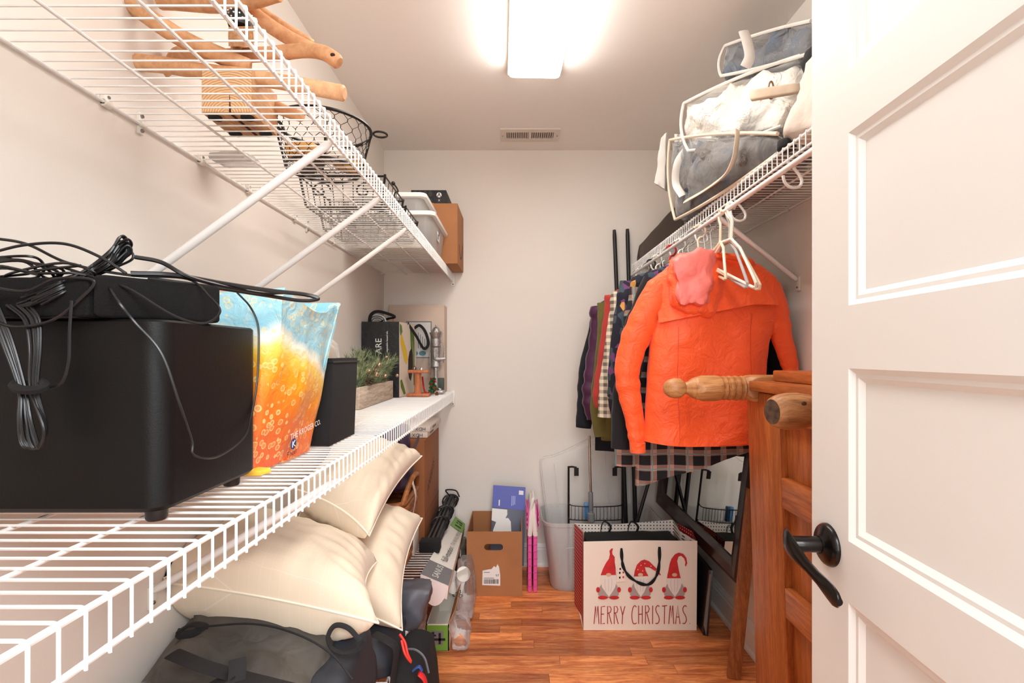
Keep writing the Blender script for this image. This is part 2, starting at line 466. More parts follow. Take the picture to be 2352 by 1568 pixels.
lv = [(-.018, .004, .057, .017), (-.006, .006, .064, .0185), (.012, .003, .066, .019), (.030, -.004, .064, .0155), (.050, -.014, .059, .0105), (.070, -.023, .054, .0105), (.090, -.029, .052, .0135), (.106, -.032, .052, .0145), (.116, -.033, .052, .0115), (.121, -.034, .052, .005)]
rings = []
for s, dz, d, hw in lv:
    rings.append([D(hs + s, hz + dz + hw*math.cos(a), d + .0045*math.sin(a)) for a in [2*math.pi*k/16 for k in range(16)]])
obj('lever', MB().loft(rings), MAT['bronze'], hd)

# ------------------------------------------------------------------ wire shelves
def wire_shelf(label, xw, xf, y0, y1, z, lip, mids, clips, braces, brace_z, plate=True):
    sgn = 1 if xf > xw else -1
    root = thing('wire_shelf', label, 'shelf', (xw, y0, z))
    yy = Vector((0, y1-y0, 0))
    R = .0017
    path = [Vector((xw, 0, 0)), Vector((xf - sgn*.004, 0, 0)), Vector((xf - sgn*.001, 0, -.001)), Vector((xf, 0, -.004)), Vector((xf, 0, -lip - .004))]
    mb = MB().tube([p + Vector((0, y0, z)) for p in path], R, 5)
    w0 = obj('deck_wire', mb, MAT['white_wire'], root)
    n = int((y1 - y0) / .0254)
    w0.location = (0, .006, 0)
    for i in range(1, n): inst(w0, root, (0, .006 + i*.0254, 0))
    def rail(nm, x, dz, r): obj(nm, MB().tube([(x, y0, z+dz), (x, y1, z+dz)], r, 8), MAT['white_wire'], root)
    rail('front_rail', xf - sgn*.0045, -.0045, .0033)
    rail('lip_rail', xf - sgn*.0038, -lip, .0033)
    rail('back_rail', xw + sgn*.006, -.0045, .0032)
    for m in mids: rail('cross_rail', xw + sgn*m, -.0042, .0028)
    for k, yc in enumerate(clips):
        cp = obj('wall_clip', MB().obox((xw + sgn*.005, yc, z+.001), (.005, 0, 0), (0, .008, 0), (0, 0, .011)).tube([(xw+sgn*.006, yc-.008, z-.006), (xw+sgn*.006, yc+.008, z-.006)], .0075, 10), MAT['white_plastic'], root, bevel=.0012)
        obj('screw', MB().ball((xw + sgn*.0105, yc, z+.006), .0032, 8), MAT['screw'], cp)
    for yc in braces:
        a = Vector((xf - sgn*.008, yc, z - lip + .002)); b = Vector((xw + sgn*.010, yc + .004, brace_z))
        bp = obj('support_brace', MB().tube([a, a*.97 + b*.03, b*.97 + a*.03, b], [.0045, .0085, .0085, .0065], 12), MAT['white_wire'], root)
        if plate:
            obj('foot_plate', MB().obox((xw + sgn*.0035, yc+.004, brace_z-.014), (.0035, 0, 0), (0, .011, 0), (0, 0, .024)), MAT['white_plastic'], bp, bevel=.002)
            obj('screw', MB().ball((xw + sgn*.0075, yc+.004, brace_z-.026), .0042, 8), MAT['screw'], bp)
    eb = obj('end_bracket', MB().box(xf - .012, xf + .010, y1 - .012, y1 + .0, z - lip - .03, z + .008), MAT['white_plastic'], root, bevel=.0015)
    obj('screw', MB().ball((xf, y1-.0125, z - lip - .02), .004, 8), MAT['screw'], eb)
    return root
YE = YB - 0.001
up_shelf = wire_shelf('upper white wire shelf on left wall holding branches and bins', XL, -0.367, YF+.004, YE, 1.708, .044, (.135, .27), (.934, 1.216, 1.432, 1.735, 2.1, 2.45, 2.855), (1.015, 1.378, 1.715), 1.385)
for k, yc in enumerate((1.022, 1.836)):
    cp = obj('loop_clip', MB().obox((XL+.003, yc, 1.708-.002), (.003, 0, 0), (0, .007, 0), (0, 0, .022)).tube([(XL+.007, yc-.007, 1.7035), (XL+.007, yc+.007, 1.7035)], .006, 8), MAT['white_plastic'], up_shelf, bevel=.001)
    for dz in (.013, -.017): obj('screw', MB().ball((XL+.007, yc, 1.708+dz), .0042, 8), MAT['screw'], cp)
low_shelf = wire_shelf('middle white wire shelf on left wall carrying the black subwoofer', XL, -0.367, YF+.004, YE, 1.017, .050, (.135, .27), (.7, 1.2, 1.7, 2.3, 2.8), (1.05,), .735)
bot_shelf = wire_shelf('lowest white wire shelf near floor under pillows and backpack', XL, -0.352, YF+.004, YE, .335, .040, (.135, .27), (1.2, 2.0, 2.8), (), .1)
right_shelf = wire_shelf('white wire shelf with hanging rod on right wall above the clothes', XR, 0.676, YF+.03, YE, 1.757, .038, (.15,), (1.2, 1.79, 2.4), (1.72,), 1.492)
rod = obj('hanging_rod', MB().tube([(.668, YF+.03, 1.692), (.668, YE, 1.692)], .0075, 12), MAT['white_wire'], right_shelf)
hk = [(.676, 1.719), (.690, 1.703), (.706, 1.684), (.714, 1.668), (.710, 1.655), (.697, 1.649), (.682, 1.652), (.671, 1.664), (.667, 1.680)]
h0 = None
for i in range(7):
    yc = .94 + i*.305
    if h0 is None:
        h0 = obj('rod_hook', MB().tube(bez([(x, yc, z) for x, z in hk], 4), .0038, 7), MAT['white_wire'], right_shelf)
    else: inst(h0, right_shelf, (0, i*.305, 0))
# ================================================================== upper left shelf
ZU = 1.7105          # top of the upper deck wires
MAT['branch'] = wood('peeled_branch', lin(232, 182, 136), lin(206, 146, 100), (3, 3, 3), 0.6, 0.0, 3.0)
MAT['block_wood'] = wood('sawn_block', lin(214, 164, 116), lin(170, 116, 74), (12, 2, 12), 0.7, 0.0, 4.0)
MAT['crack'] = pm('dark_crack', (52, 30, 20), 0.9)
m, nt, b = new_mat('end_grain'); MAT['end_grain'] = m
wv = node(nt, 'ShaderNodeTexWave', wave_type='RINGS', rings_direction='Y'); wv.inputs['Scale'].default_value = 62; wv.inputs['Distortion'].default_value = 2.2; wv.inputs['Detail Scale'].default_value = 1.2
nt.links.new(coords(nt), wv.inputs['Vector']); nt.links.new(ramp(nt, wv.outputs['Fac'], [(0.1, lin(196, 142, 96)), (0.45, lin(222, 178, 132)), (0.9, lin(228, 190, 146))]), b.inputs['Base Color']); b.inputs['Roughness'].default_value = 0.75

# --- rustic sculpture of crossed branches
bx0, bx1, by0, by1, bz1 = -0.628, -0.526, 0.995, 1.10, ZU + .094
br = thing('branch_sculpture', 'rustic stand of crossed peeled branches on a square wood block', 'decoration', ((bx0+bx1)/2, (by0+by1)/2, ZU))
bb = obj('base_block', MB().box(bx0, bx1, by0, by1, ZU+.004, bz1), MAT['block_wood'], br, bevel=.002)
obj('end_grain_face', MB().box(bx0+.002, bx1-.002, by0-.0008, by0+.001, ZU+.006, bz1-.002), MAT['end_grain'], bb, smooth=False)
obj('crack', MB().prism([((bx0+bx1)/2+.005, by0-.0014, ZU+.0055), ((bx0+bx1)/2+.009, by0-.0014, ZU+.0055), ((bx0+bx1)/2+.006, by0-.0014, ZU+.045)], (0, .001, 0)).box((bx0+bx1)/2+.004, (bx0+bx1)/2+.010, by0, by1, ZU+.0032, ZU+.0045), MAT['crack'], bb, smooth=False)
for ix, iy in ((bx0+.018, by0+.016), (bx1-.018, by0+.016), (bx0+.018, by1-.016), (bx1-.018, by1-.016)):
    obj('felt_pad', MB().lathe([(.013, -.0045), (.013, 0)], (ix, iy, ZU+.0045), (0, 0, 1), 14), MAT['black_fabric'], br)
def branch(pts, r):
    c = bez([P(*p) for p in pts], 5); n = len(c)
    rr = [(r[0] + (r[1]-r[0])*i/(n-1)) * (1 + .09*noise.noise(c[i]*30)) for i in range(n)]
    c = [c[0] + (c[0]-c[1]).normalized()*.004] + c + [c[-1] + (c[-1]-c[-2]).normalized()*.004]
    rr = [rr[0]*.72] + rr + [rr[-1]*.72]
    return obj('branch', MB().tube(c, rr, 10), MAT['branch'], br)
branch([(290, 0, 1.00), (350, 45, 1.0), (430, 95, 1.01), (500, 125, 1.02), (570, 155, 1.04)], (.017, .018))
branch([(295, 142, 1.02), (380, 150, 1.02), (470, 165, 1.02), (580, 178, 1.02), (690, 196, 1.02), (788, 214, 1.02)], (.0165, .0155))
branch([(368, 168, 1.10), (392, 148, 1.10), (420, 122, 1.09), (520, 128, 1.07), (620, 124, 1.05), (700, 116, 1.04), (745, 122, 1.03), (776, 142, 1.03)], (.014, .0150))
branch([(368, 2, 1.06), (440, 8, 1.06), (530, 10, 1.06), (600, -4, 1.06), (640, -14, 1.05)], (.0165, .015))
branch([(550, 0, 1.10), (600, 45, 1.11), (660, 85, 1.12), (722, 116, 1.12)], (.017, .015))
branch([(590, 18, 1.15), (630, 48, 1.15), (680, 78, 1.16), (715, 100, 1.16)], (.012, .011))
branch([(560, 180, 1.08), (600, 220, 1.10), (640, 248, 1.10), (692, 268, 1.10)], (.016, .012))
branch([(556, 190, 1.05), (552, 130, 1.06), (548, 60, 1.08), (545, -30, 1.08)], (.018, .017))
branch([(560, -10, 1.07), (500, -60, 1.07), (420, -110, 1.07)], (.016, .014))
for kx, ky, Yk in ((764, 126, 1.016), (614, 232, 1.085), (420, 110, 1.078)):
    obj('knot', MB().ball(P(kx, ky, Yk), .0055, 8, (1, .6, .7)), MAT['crack'], br)
sb = obj('top_block', MB().softbox([P(523, 108, 1.0), P(585, 108, 1.0), P(583, 100, 1.05), P(527, 100, 1.05), P(523, 62, 1.0), P(582, 60, 1.0), P(580, 58, 1.05), P(525, 58, 1.05)], 6, .15), MAT['block_wood'], br)
obj('pierced_cap', MB().lathe([(.022, 0), (.0245, .008), (.0245, .018), (.022, .026), (.015, .031)], P(552, 60, 1.025) + V(0, 0, -.004), (0, 0, 1), 20), MAT['black'], br)
holes = MB()
for i in range(14):
    for j in range(3):
        a = 2*math.pi*i/14 + j*.2
        holes.ball(P(552, 60, 1.025) + V(.0240*math.cos(a), .0240*math.sin(a), .005+j*.0075), .0022, 6)
obj('cap_studs', holes, MAT['steel'], br, kind='stuff')

# --- small clear packet
obj('plastic_packet', MB().softbox([(-.752, 1.21, ZU), (-.66, 1.215, ZU), (-.65, 1.28, ZU), (-.75, 1.28, ZU), (-.752, 1.21, ZU+.016), (-.66, 1.215, ZU+.02), (-.65, 1.28, ZU+.018), (-.75, 1.28, ZU+.016)], 8, .3, .004, 40, 3), MAT['milky'], label='small crumpled clear plastic packet lying beside the wooden block', cat='packet')

# --- chicken wire basket with amber bottles
cx, cy, rt, rb, hb = -0.500, 1.30, .118, .092, .112
wb = thing('wire_basket', 'round dark chicken-wire basket with ring handles', 'basket', (cx, cy, ZU))
def circ(c, r, z, n=40): return [(c[0]+r*math.cos(2*math.pi*i/n), c[1]+r*math.sin(2*math.pi*i/n), z) for i in range(n)]
obj('rim', MB().tube(circ((cx, cy), rt, ZU+hb), .0042, 7, True), MAT['black_wire'], wb)
obj('base_ring', MB().tube(circ((cx, cy), rb, ZU+.004), .0038, 7, True), MAT['black_wire'], wb)
mb = MB(); NS, NR = 22, 6
def sp(i, j):
    a = 2*math.pi*i/NS; t = j/NR; r = rb+(rt-rb)*t
    return Vector((cx+r*math.cos(a), cy+r*math.sin(a), ZU+.004+(hb-.004)*t))
for j in range(NR):
    for i in range(NS):
        o_ = .5*(j % 2)
        a = sp(i+o_, j+.0); b_ = sp(i+o_, j+.35); c1 = sp(i+o_+.5, j+1); c2 = sp(i+o_-.5, j+1)
        mb.tube([a, b_], .0011, 4); mb.tube([b_, c1], .0009, 3); mb.tube([b_, c2], .0009, 3)
obj('mesh', mb, MAT['black_wire'], wb, kind='stuff')
mb = MB()
for i in range(-4, 5):
    d = i*.02; l = math.sqrt(max(0, rb*rb-d*d))
    mb.tube([(cx+d, cy-l, ZU+.004), (cx+d, cy+l, ZU+.004)], .001, 4); mb.tube([(cx-l, cy+d, ZU+.004), (cx+l, cy+d, ZU+.004)], .001, 4)
obj('base_mesh', mb, MAT['black_wire'], wb, kind='stuff')
obj('handle', MB().tube([(cx+rt+.016+.018*math.cos(t), cy+.045+.018*math.sin(t), ZU+hb+.004) for t in [2*math.pi*i/20 for i in range(20)]], .003, 6, True), MAT['black_wire'], wb)
obj('handle', MB().tube(bez([(cx-rt, cy-.035, ZU+hb), (cx-rt-.006, cy-.025, ZU+hb+.022), (cx-rt-.006, cy+.025, ZU+hb+.022), (cx-rt, cy+.035, ZU+hb)], 6), .0045, 6), MAT['black_wire'], wb)
for a in (0.4, 1.97, 3.5, 5.1):
    obj('stay', MB().tube([(cx+rb*math.cos(a), cy+rb*math.sin(a), ZU+.004), (cx+rt*math.cos(a), cy+rt*math.sin(a), ZU+hb)], .003, 6), MAT['black_wire'], wb)
MAT['amber'] = pm('amber_glass', (214, 158, 84), 0.15, coat=0.6)
MAT['smoke'] = pm('smoky_glass', (96, 88, 82), 0.1, coat=0.8)
MAT['pearl'] = pm('pearl_glass', (226, 216, 200), 0.2, coat=0.6)
for k, (dx, dy, ax, mt, lb) in enumerate((
        (-.03, -.045, (.9, .35, .25), 'amber', 'amber glass bottle lying nearest in the chicken-wire basket'),
        (.035, -.01, (.5, .8, .3), 'pearl', 'pearly white glass bottle in the middle of the chicken-wire basket'),
        (-.035, .03, (.8, -.3, .35), 'smoke', 'smoky grey bottle towards the wall in chicken-wire basket'),
        (.03, .055, (-.8, .2, .3), 'amber', 'amber bottle at the far side of the chicken-wire basket'))):
    mb = MB().lathe([(.004, -.046), (.020, -.044), (.022, -.036), (.022, .012), (.016, .024), (.008, .032), (.008, .048), (.010, .049), (.010, .054)], (cx+dx, cy+dy, ZU+.036+.006*(k % 2)), ax, 14)
    obj('glass_bottle', mb, MAT[mt], label=lb, cat='bottle', group='bottles in the wire basket')

# --- black wire racks
def wire_rack(label, x0, x1, y0, y1, h, nx, ny, hook=None, slats=False):
    r = thing('wire_rack', label, 'rack', ((x0+x1)/2, (y0+y1)/2, ZU))
    z0, z1 = ZU+.003, ZU+h
    loop = lambda z, i=0: [(x0+i, y0+i, z), (x1-i, y0+i, z), (x1-i, y1-i, z), (x0+i, y1-i, z)]
    obj('top_frame', MB().tube(loop(z1), .0034, 6, True), MAT['black_wire'], r)
    obj('bottom_frame', MB().tube(loop(z0, .015), .003, 6, True), MAT['black_wire'], r)
    for i in range(nx+1):
        x = x0+.015+(x1-x0-.03)*i/nx; xt = x0+(x1-x0)*i/nx
        obj('wire', MB().tube([(xt, y0, z1), (x, y0+.015, z0), (x, y1-.015, z0), (xt, y1, z1)], .0015, 5), MAT['black_wire'], r)
    for j in range(1, ny):
        yy_ = y0+(y1-y0)*j/ny
        obj('wire', MB().tube([(x0, yy_, z1), (x0+.015, yy_, z0), (x1-.015, yy_, z0), (x1, yy_, z1)], .0015, 5), MAT['black_wire'], r)
    for x, y in ((x0, y0), (x1, y0), (x0, y1), (x1, y1)):
        sx = .015 if x == x0 else -.015; sy = .015 if y == y0 else -.015
        obj('post', MB().tube([(x, y, z1+.006), (x+sx, y+sy, z0)], .0042, 6), MAT['black_wire'], r)
    if slats:
        for j in range(2):
            obj('scroll', MB().tube(bez([((x0+x1)/2-.07+.14*j+.035*math.cos(t)*(1-t/9), y0+.0, ZU+h*.5+.03*math.sin(t)*(1-t/9)) for t in [k*.7 for k in range(12)]], 3), .003, 6), MAT['black_wire'], r)
    if hook:
        obj('hook', MB().tube(bez([hook[0]]+hook[1], 6), .0034, 7).ball(hook[1][-1], .0085, 10), MAT['black_wire'], r)
    return r
wire_rack('low black wire rack with scrolls behind the chicken-wire basket', -.695, -.42, 1.60, 1.86, .095, 8, 5, None, True)
hb_ = P(903, 421, 2.02)
wire_rack('larger black wire rack with a tall ball-tipped coat hook', -.752, -.42, 1.90, 2.13, .085, 10, 5,
          ((-.50, 1.99, ZU+.06), [P(906, 447, 2.02), P(914, 440, 2.02), P(911, 431, 2.02), hb_]), True)

# --- two clear storage bins with white lids
def clear_bin(label, x0, x1, y0, y1, z0, z1, content=None):
    r = thing('storage_bin', label, 'storage bin', ((x0+x1)/2, (y0+y1)/2, z0), 'clear bins on the upper shelf')
    t = .022
    def ring(z, ins):
        q = []; rad = .03
        for cxx, cyy, a0 in ((x1-ins-rad, y1-ins-rad, 0), (x0+ins+rad, y1-ins-rad, 90), (x0+ins+rad, y0+ins+rad, 180), (x1-ins-rad, y0+ins+rad, 270)):
            for k in range(5):
                a = math.radians(a0+22.5*k); q.append((cxx+rad*math.cos(a), cyy+rad*math.sin(a), z))
        return q
    obj('body', MB().loft([ring(z0+.001, t+.012), ring(z0+.012, t+.008), ring(z1-.012, t-.006)]), MAT['milky2'], r)
    obj('lid', MB().loft([ring(z1-.020, .010), ring(z1-.018, .002), ring(z1-.006, 0), ring(z1, .004), ring(z1, .03), ring(z1-.006, .034)]), MAT['bin_lid'], r)
    return r
MAT['milky2'] = clear('bin_plastic', (0.86, 0.84, 0.82, 1), 0.30, 0.2)
MAT['bin_lid'] = pm('bin_lid_white', (238, 234, 228), 0.45)
b2 = clear_bin('lower clear storage bin with white lid and photo sticker', -.735, -.352, 2.17, 2.60, ZU+.001, 1.862)
st = Plane2((-.3725, 2.36, 1.775), (0, 1, 0), (0, 0, 1)); mb = MB(); st.poly(mb, [(0, 0), (.06, 0), (.06, .062), (0, .062)], .001)
so = obj('sticker', mb, MAT['white_print'], b2, smooth=False)
mb = MB(); st.poly(mb, [(.008, .008), (.03, .008), (.03, .03), (.008, .03)], .0018); st.poly(mb, [(.034, .03), (.053, .03), (.053, .055), (.034, .055)], .0018)
obj('photo_print', mb, pm('photo_blue', (70, 84, 120), .5), so, smooth=False)
clear_bin('upper clear storage bin with white lid stacked on another bin', -.745, -.392, 2.18, 2.50, 1.8635, 1.945)
MAT['paper_yellow'] = pm('yellow_paper', (232, 212, 150), .8, var=.1)
MAT['fabric_red'] = pm('red_cloth', (150, 52, 46), .9, var=.2, bmp=.3)
obj('folded_paper', MB().softbox([(-.62, 2.24, ZU+.004), (-.44, 2.24, ZU+.004), (-.44, 2.5, ZU+.004), (-.62, 2.5, ZU+.004), (-.62, 2.24, ZU+.10), (-.44, 2.24, ZU+.10), (-.44, 2.5, ZU+.10), (-.62, 2.5, ZU+.10)], 6, .1, .004, 20, 2), MAT['paper_yellow'], label='pale yellow papers packed inside the lower clear bin', cat='paper')

# --- cardboard parcel with curved arrow and black game box
def carton(name, label, x0, x1, y0, y1, z0, z1, mat='cardboard', bev=.003):
    r = thing(name, label, 'box', ((x0+x1)/2, (y0+y1)/2, z0))
    obj('body', MB().box(x0, x1, y0, y1, z0, z1), MAT[mat], r, bevel=bev)
    return r
pb = carton('cardboard_box', 'tall brown cardboard parcel with black curved arrow, top shelf end', -.60, -.306, 2.615, 2.905, ZU+.001, 2.028)
pl = Plane2((-.306, 2.76, 1.80), (0, 1, 0), (0, 0, 1))
mb = MB(); arc = [(-.085+.17*t, .045*(1-4*t*(1-t))*1.0) for t in [i/14 for i in range(15)]]
pl.stroke(mb, [(.085*math.sin(-1.1+2.2*i/14)*1.05, .075-.11*math.cos(-1.1+2.2*i/14)) for i in range(15)], .007, .0008, .014)
pl.poly(mb, [(.075, .03), (.105, .04), (.098, .065), (.09, .045)], .0008)
obj('arrow_print', mb, MAT['dark_print'], pb, smooth=False)
MAT['tape'] = pm('packing_tape', (186, 124, 78), 0.3)
obj('tape', MB().box(-.48, -.43, 2.613, 2.907, 2.0275, 2.0288).box(-.48, -.43, 2.6140, 2.6155, 1.96, 2.028), MAT['tape'], pb, smooth=False)
gb = carton('game_console_box', 'black console box with white round emblem on the parcel', -.56, -.372, 2.66, 2.89, 2.0295, 2.112, 'dark_print', .002)
pl = Plane2((-.372-.188, 2.66, 2.0295), (1, 0, 0), (0, 0, 1))
mb = MB(); pl.disc(mb, .150, .056, .0135, None, .0008, 22)
em = obj('emblem', mb, MAT['white_print'], gb, smooth=False)
mb = MB(); pl.stroke(mb, [(.141, .0465), (.146, .055), (.1525, .0625)], .0035, .0016); pl.stroke(mb, [(.159, .0465), (.154, .055), (.1475, .0625)], .0035, .0016)
pl.poly(mb, [(.146, .066), (.154, .066), (.150, .060)], .0016)
obj('emblem_cross', mb, MAT['dark_print'], em, smooth=False)
obj('lettering', text_mb('X', .016, pl.p(.1445, .022, .0006), pl.ux, pl.uy), MAT['white_print'], gb, smooth=False)
hexm = MB()
for i in range(4):
    for j in range(2): pl.disc(hexm, .022+i*.027, .022+j*.040, .0115, .018, .0005, 6, math.pi/6)
obj('hexagon_print', hexm, pm('grey_hex', (54, 54, 56), .5), gb, smooth=False, kind='stuff')
# ================================================================== middle left shelf
ZM = 1.0195
MAT['speaker'] = pm('speaker_vinyl', (9, 8.5, 8.5), 0.5, spec=0.3, bmp=0.12, bscale=420)
MAT['grille'] = pm('speaker_grille', (17, 16, 16), 0.85, bmp=0.8, spec=.25, bscale=900)
MAT['cable'] = pm('black_cable', (20, 20, 22), 0.38)
# --- subwoofer
sw = thing('subwoofer', 'large black subwoofer box with rounded corners on wire shelf', 'speaker', (-.60, .74, ZM))
def rrect(x0, x1, y0, y1, z, r, n=6):
    q = []
    for cx_, cy_, a0 in ((x1-r, y1-r, 0), (x0+r, y1-r, 90), (x0+r, y0+r, 180), (x1-r, y0+r, 270)):
        for k in range(n+1):
            a = math.radians(a0+90*k/n); q.append((cx_+r*math.cos(a), cy_+r*math.sin(a), z))
    return q
SX0, SX1, SY0, SY1, SZ0, SZ1 = -.762, -.442, .622, .858, 1.034, 1.277
obj('cabinet', MB().loft([rrect(SX0+.006, SX1-.006, SY0+.006, SY1-.006, SZ0, .022), rrect(SX0, SX1, SY0, SY1, SZ0+.006, .026), rrect(SX0, SX1, SY0, SY1, SZ1-.003, .026), rrect(SX0+.003, SX1-.003, SY0+.003, SY1-.003, SZ1, .024)]), MAT['speaker'], sw)
for fx, fy in ((SX1-.022, SY0+.022), (SX1-.022, SY1-.045), (SX0+.03, SY0+.022), (SX0+.03, SY1-.045)):
    obj('foot', MB().lathe([(.0105, 0), (.0125, .003), (.013, .0155)], (fx, fy, ZM+.0003), (0, 0, 1), 16), MAT['black'], sw)
# --- centre speaker bar on top
cb = thing('speaker_bar', 'black fabric-fronted speaker bar lying on top of the subwoofer', 'speaker', (-.58, .70, SZ1))
def bar(pts, z0, z1, name, mat, bev=.004):
    return obj(name, MB().prism([Vector((x, y, z0)) for x, y in pts], (0, 0, z1-z0)), mat, cb, bevel=bev, seg=3)
bar([(-.762, .600), (-.516, .600), (-.516, .70), (-.762, .70)], SZ1+.001, SZ1+.049, 'centre_section', MAT['grille'])
bar([(-.513, .602), (-.424, .716), (-.50, .78), (-.513, .75)], SZ1+.001, SZ1+.054, 'right_section', MAT['grille'], .005)
obj('base_strip', MB().box(-.762, -.53, .603, .70, SZ1+.0002, SZ1+.004), MAT['black'], cb, smooth=False)
# --- cables: each coil a thing of its own
def cable(pts, r, n=8, closed=False): return MB().tube(bez(pts, n, closed), r, 6, closed)
rg = random.Random(11)
# tied bundle hanging over the front
hb = thing('cable_bundle', 'bundle of thin black speaker wire hanging down, tied with a strap', 'cable', P(75, 1030, .585))
for k in range(9):
    o1 = rg.uniform(-1, 1); o2 = rg.uniform(-1, 1); o3 = rg.uniform(0, 1)
    pts = [P(-20+14*o1, 690+10*o2, .595), P(18+16*o1, 780, .588), P(52+10*o1, 890, .586+.002*o2), P(60+18*o1, 960, .582+.004*o2), P(72+24*o1, 1010+12*o3, .584), P(88+8*o1, 1030-8*o3, .586), P(104+4*o2, 985, .582+.004*o2), P(78+10*o2, 895, .585), P(80+14*o2, 800, .588), P(72+20*o2, 735, .594), P(40+30*o2, 700, .597)]
    obj('wire', cable(pts, .0016, 6), MAT['cable'], hb)
obj('tie_strap', MB().tube([P(67+36*math.cos(t), 885+11*math.sin(t), .584-.009*math.sin(t)) for t in [2*math.pi*i/16 for i in range(16)]], .0052, 6, True), MAT['black_fabric'], hb)
# stiff folded coil on top
tc = thing('cable_coil', 'tight folded coil of black wire on top of the speaker bar', 'cable', P(200, 640, .64))
for k in range(16):
    o1 = rg.uniform(-1, 1); o2 = rg.uniform(-1, 1)
    pts = [P(65+30*o1, 690+14*o2, .592), P(140+10*o1, 660+14*o2, .60), P(200+6*o1, 628+12*o2, .635), P(255+8*o1, 590+18*o2, .645+.008*o1), P(282+14*o1, 556+14*o2+o1*10, .655+.008*o2), P(293+12*o1, 570+14*o2+o1*14, .66), P(262+10*o1, 600+16*o2, .658), P(190, 636+8*o2, .645), P(100+30*o2, 668+14*o1, .60)]
    obj('wire', cable(pts, .0016, 6), MAT['cable'], tc)
# loose tangle
tg = thing('cable_tangle', 'loose tangle of black wires heaped over the speaker bar', 'cable', P(110, 640, .62))
for k in range(9):
    pts = []
    cx_, cy_ = rg.uniform(-30, 150), rg.uniform(615, 650)
    a0 = rg.uniform(0, 6)
    for i in range(9):
        a = a0 + i*.72; rx = rg.uniform(70, 170); ry = rg.uniform(18, 46)
        Y_ = .64 + .03*math.sin(a)
        p = P(cx_+rx*math.cos(a), min(cy_+ry*math.sin(a), 640), Y_); p.x = max(p.x, -.765); p.z = max(p.z, SZ1+.053)
        pts.append(p)
    obj('wire', cable(pts, .0017, 6), MAT['cable'], tg)
for pts in ([P(-30, 545, .62), P(60, 560, .62), P(160, 605, .63), P(300, 632, .66), P(430, 640, .69), P(480, 680, .675), P(505, 715, .665), P(470, 742, .645), P(400, 725, .635), P(300, 665, .625), P(240, 645, .625), P(150, 615, .62)],
            [P(-20, 580, .60), P(60, 562, .60), P(150, 560, .61), P(230, 590, .62), P(290, 628, .63)],
            [P(-20, 660, .585), P(60, 668, .588), P(130, 640, .592), P(215, 645, .600), P(180, 690, .594), P(120, 735, .590), P(40, 750, .588), P(-20, 735, .59)],
            [P(165, 690, .590), P(160, 760, .588), P(158, 830, .588), P(140, 880, .588), P(95, 895, .588)]):
    obj('wire', cable(pts, .0018, 8), MAT['cable'], tg)
# thin cord looping down the side
sc = thing('thin_cord', 'thin black cord drooping in a loop down the subwoofer side', 'cable', P(450, 1050, .63))
obj('wire', cable([P(240, 640, .63), P(270, 690, .60), P(310, 740, .608), P(370, 810, .612), P(410, 920, .622), P(440, 1010, .645), P(446, 1045, .648), P(500, 1048, .70), P(560, 1005, .79), P(576, 960, .825), P(590, 880, .852), P(594, 800, .862), P(592, 745, .866), P(575, 705, .86), P(545, 672, .82)], .0016, 10), MAT['cable'], sc)
# thick power cord loop
pc = thing('power_cord', 'thick black power cord sticking out in a long flat loop', 'cable', P(620, 670, .78))
obj('wire', cable([P(300, 628, .64), P(400, 632, .67), P(520, 652, .74), P(620, 667, .79), P(700, 676, .83), P(731, 686, .84), P(690, 690, .83), P(610, 678, .80), P(520, 664, .76), P(420, 650, .72), P(340, 640, .70)], .0034, 10), MAT['cable'], pc)
obj('wire', cable([P(310, 590, .66), P(370, 602, .67), P(430, 634, .68), P(505, 655, .73), P(600, 672, .79), P(650, 672, .81)], .0028, 8), MAT['cable'], pc)

# --- printed grocery bag
m, nt, b = new_mat('bubble_print'); MAT['bubble_bag'] = m
vec = coords(nt)
sep = node(nt, 'ShaderNodeSeparateXYZ'); nt.links.new(vec, sep.inputs[0])
nz = tex_noise(nt, vec, 9, 3, .5)
h1 = node(nt, 'ShaderNodeMath', operation='MULTIPLY_ADD'); nt.links.new(nz, h1.inputs[0]); h1.inputs[1].default_value = .075; nt.links.new(sep.outputs[2], h1.inputs[2])
h2 = node(nt, 'ShaderNodeMath', operation='MULTIPLY_ADD'); nt.links.new(sep.outputs[1], h2.inputs[0]); h2.inputs[1].default_value = .36; nt.links.new(h1.outputs[0], h2.inputs[2])
fz = node(nt, 'ShaderNodeMapRange'); fz.inputs[1].default_value = 0.02; fz.inputs[2].default_value = .40; nt.links.new(h2.outputs[0], fz.inputs[0])
base = ramp(nt, fz.outputs[0], [(0.0, lin(236, 104, 58)), (0.24, lin(240, 122, 44)), (0.44, lin(248, 170, 40)), (0.53, lin(250, 214, 96)), (0.585, lin(250, 246, 226)), (0.64, lin(150, 206, 222)), (0.8, lin(176, 222, 232)), (1.0, lin(140, 204, 224))])
vo = node(nt, 'ShaderNodeTexVoronoi', feature='F1'); vo.inputs['Scale'].default_value = 62; nt.links.new(vec, vo.inputs['Vector'])
ringf = ramp(nt, vo.outputs['Distance'], [(0.0, (0.22,0.22,0.22,1)), (0.22, (0.16,0.16,0.16,1)), (0.33, (.85,.85,.85,1)), (0.42, (0,0,0,1))])
nz2 = ramp(nt, tex_noise(nt, vec, 14, 2), [(0.36, (0,0,0,1)), (0.52, (1,1,1,1))])
rf = mix(nt, 1.0, ringf, nz2, 'MULTIPLY')
col = mix(nt, rf, base, lin(252, 226, 150))
nt.links.new(col, b.inputs['Base Color']); b.inputs['Roughness'].default_value = .38
bump(nt, b, tex_noise(nt, vec, 38, 4, .6, .8), .6, .006)
MAT['bag_yellow'] = pm('bag_lining_yellow', (250, 200, 70), .5, var=.15)
MAT['bag_orange'] = pm('bag_flap_orange', (228, 92, 40), .5, var=.2, vscale=40)

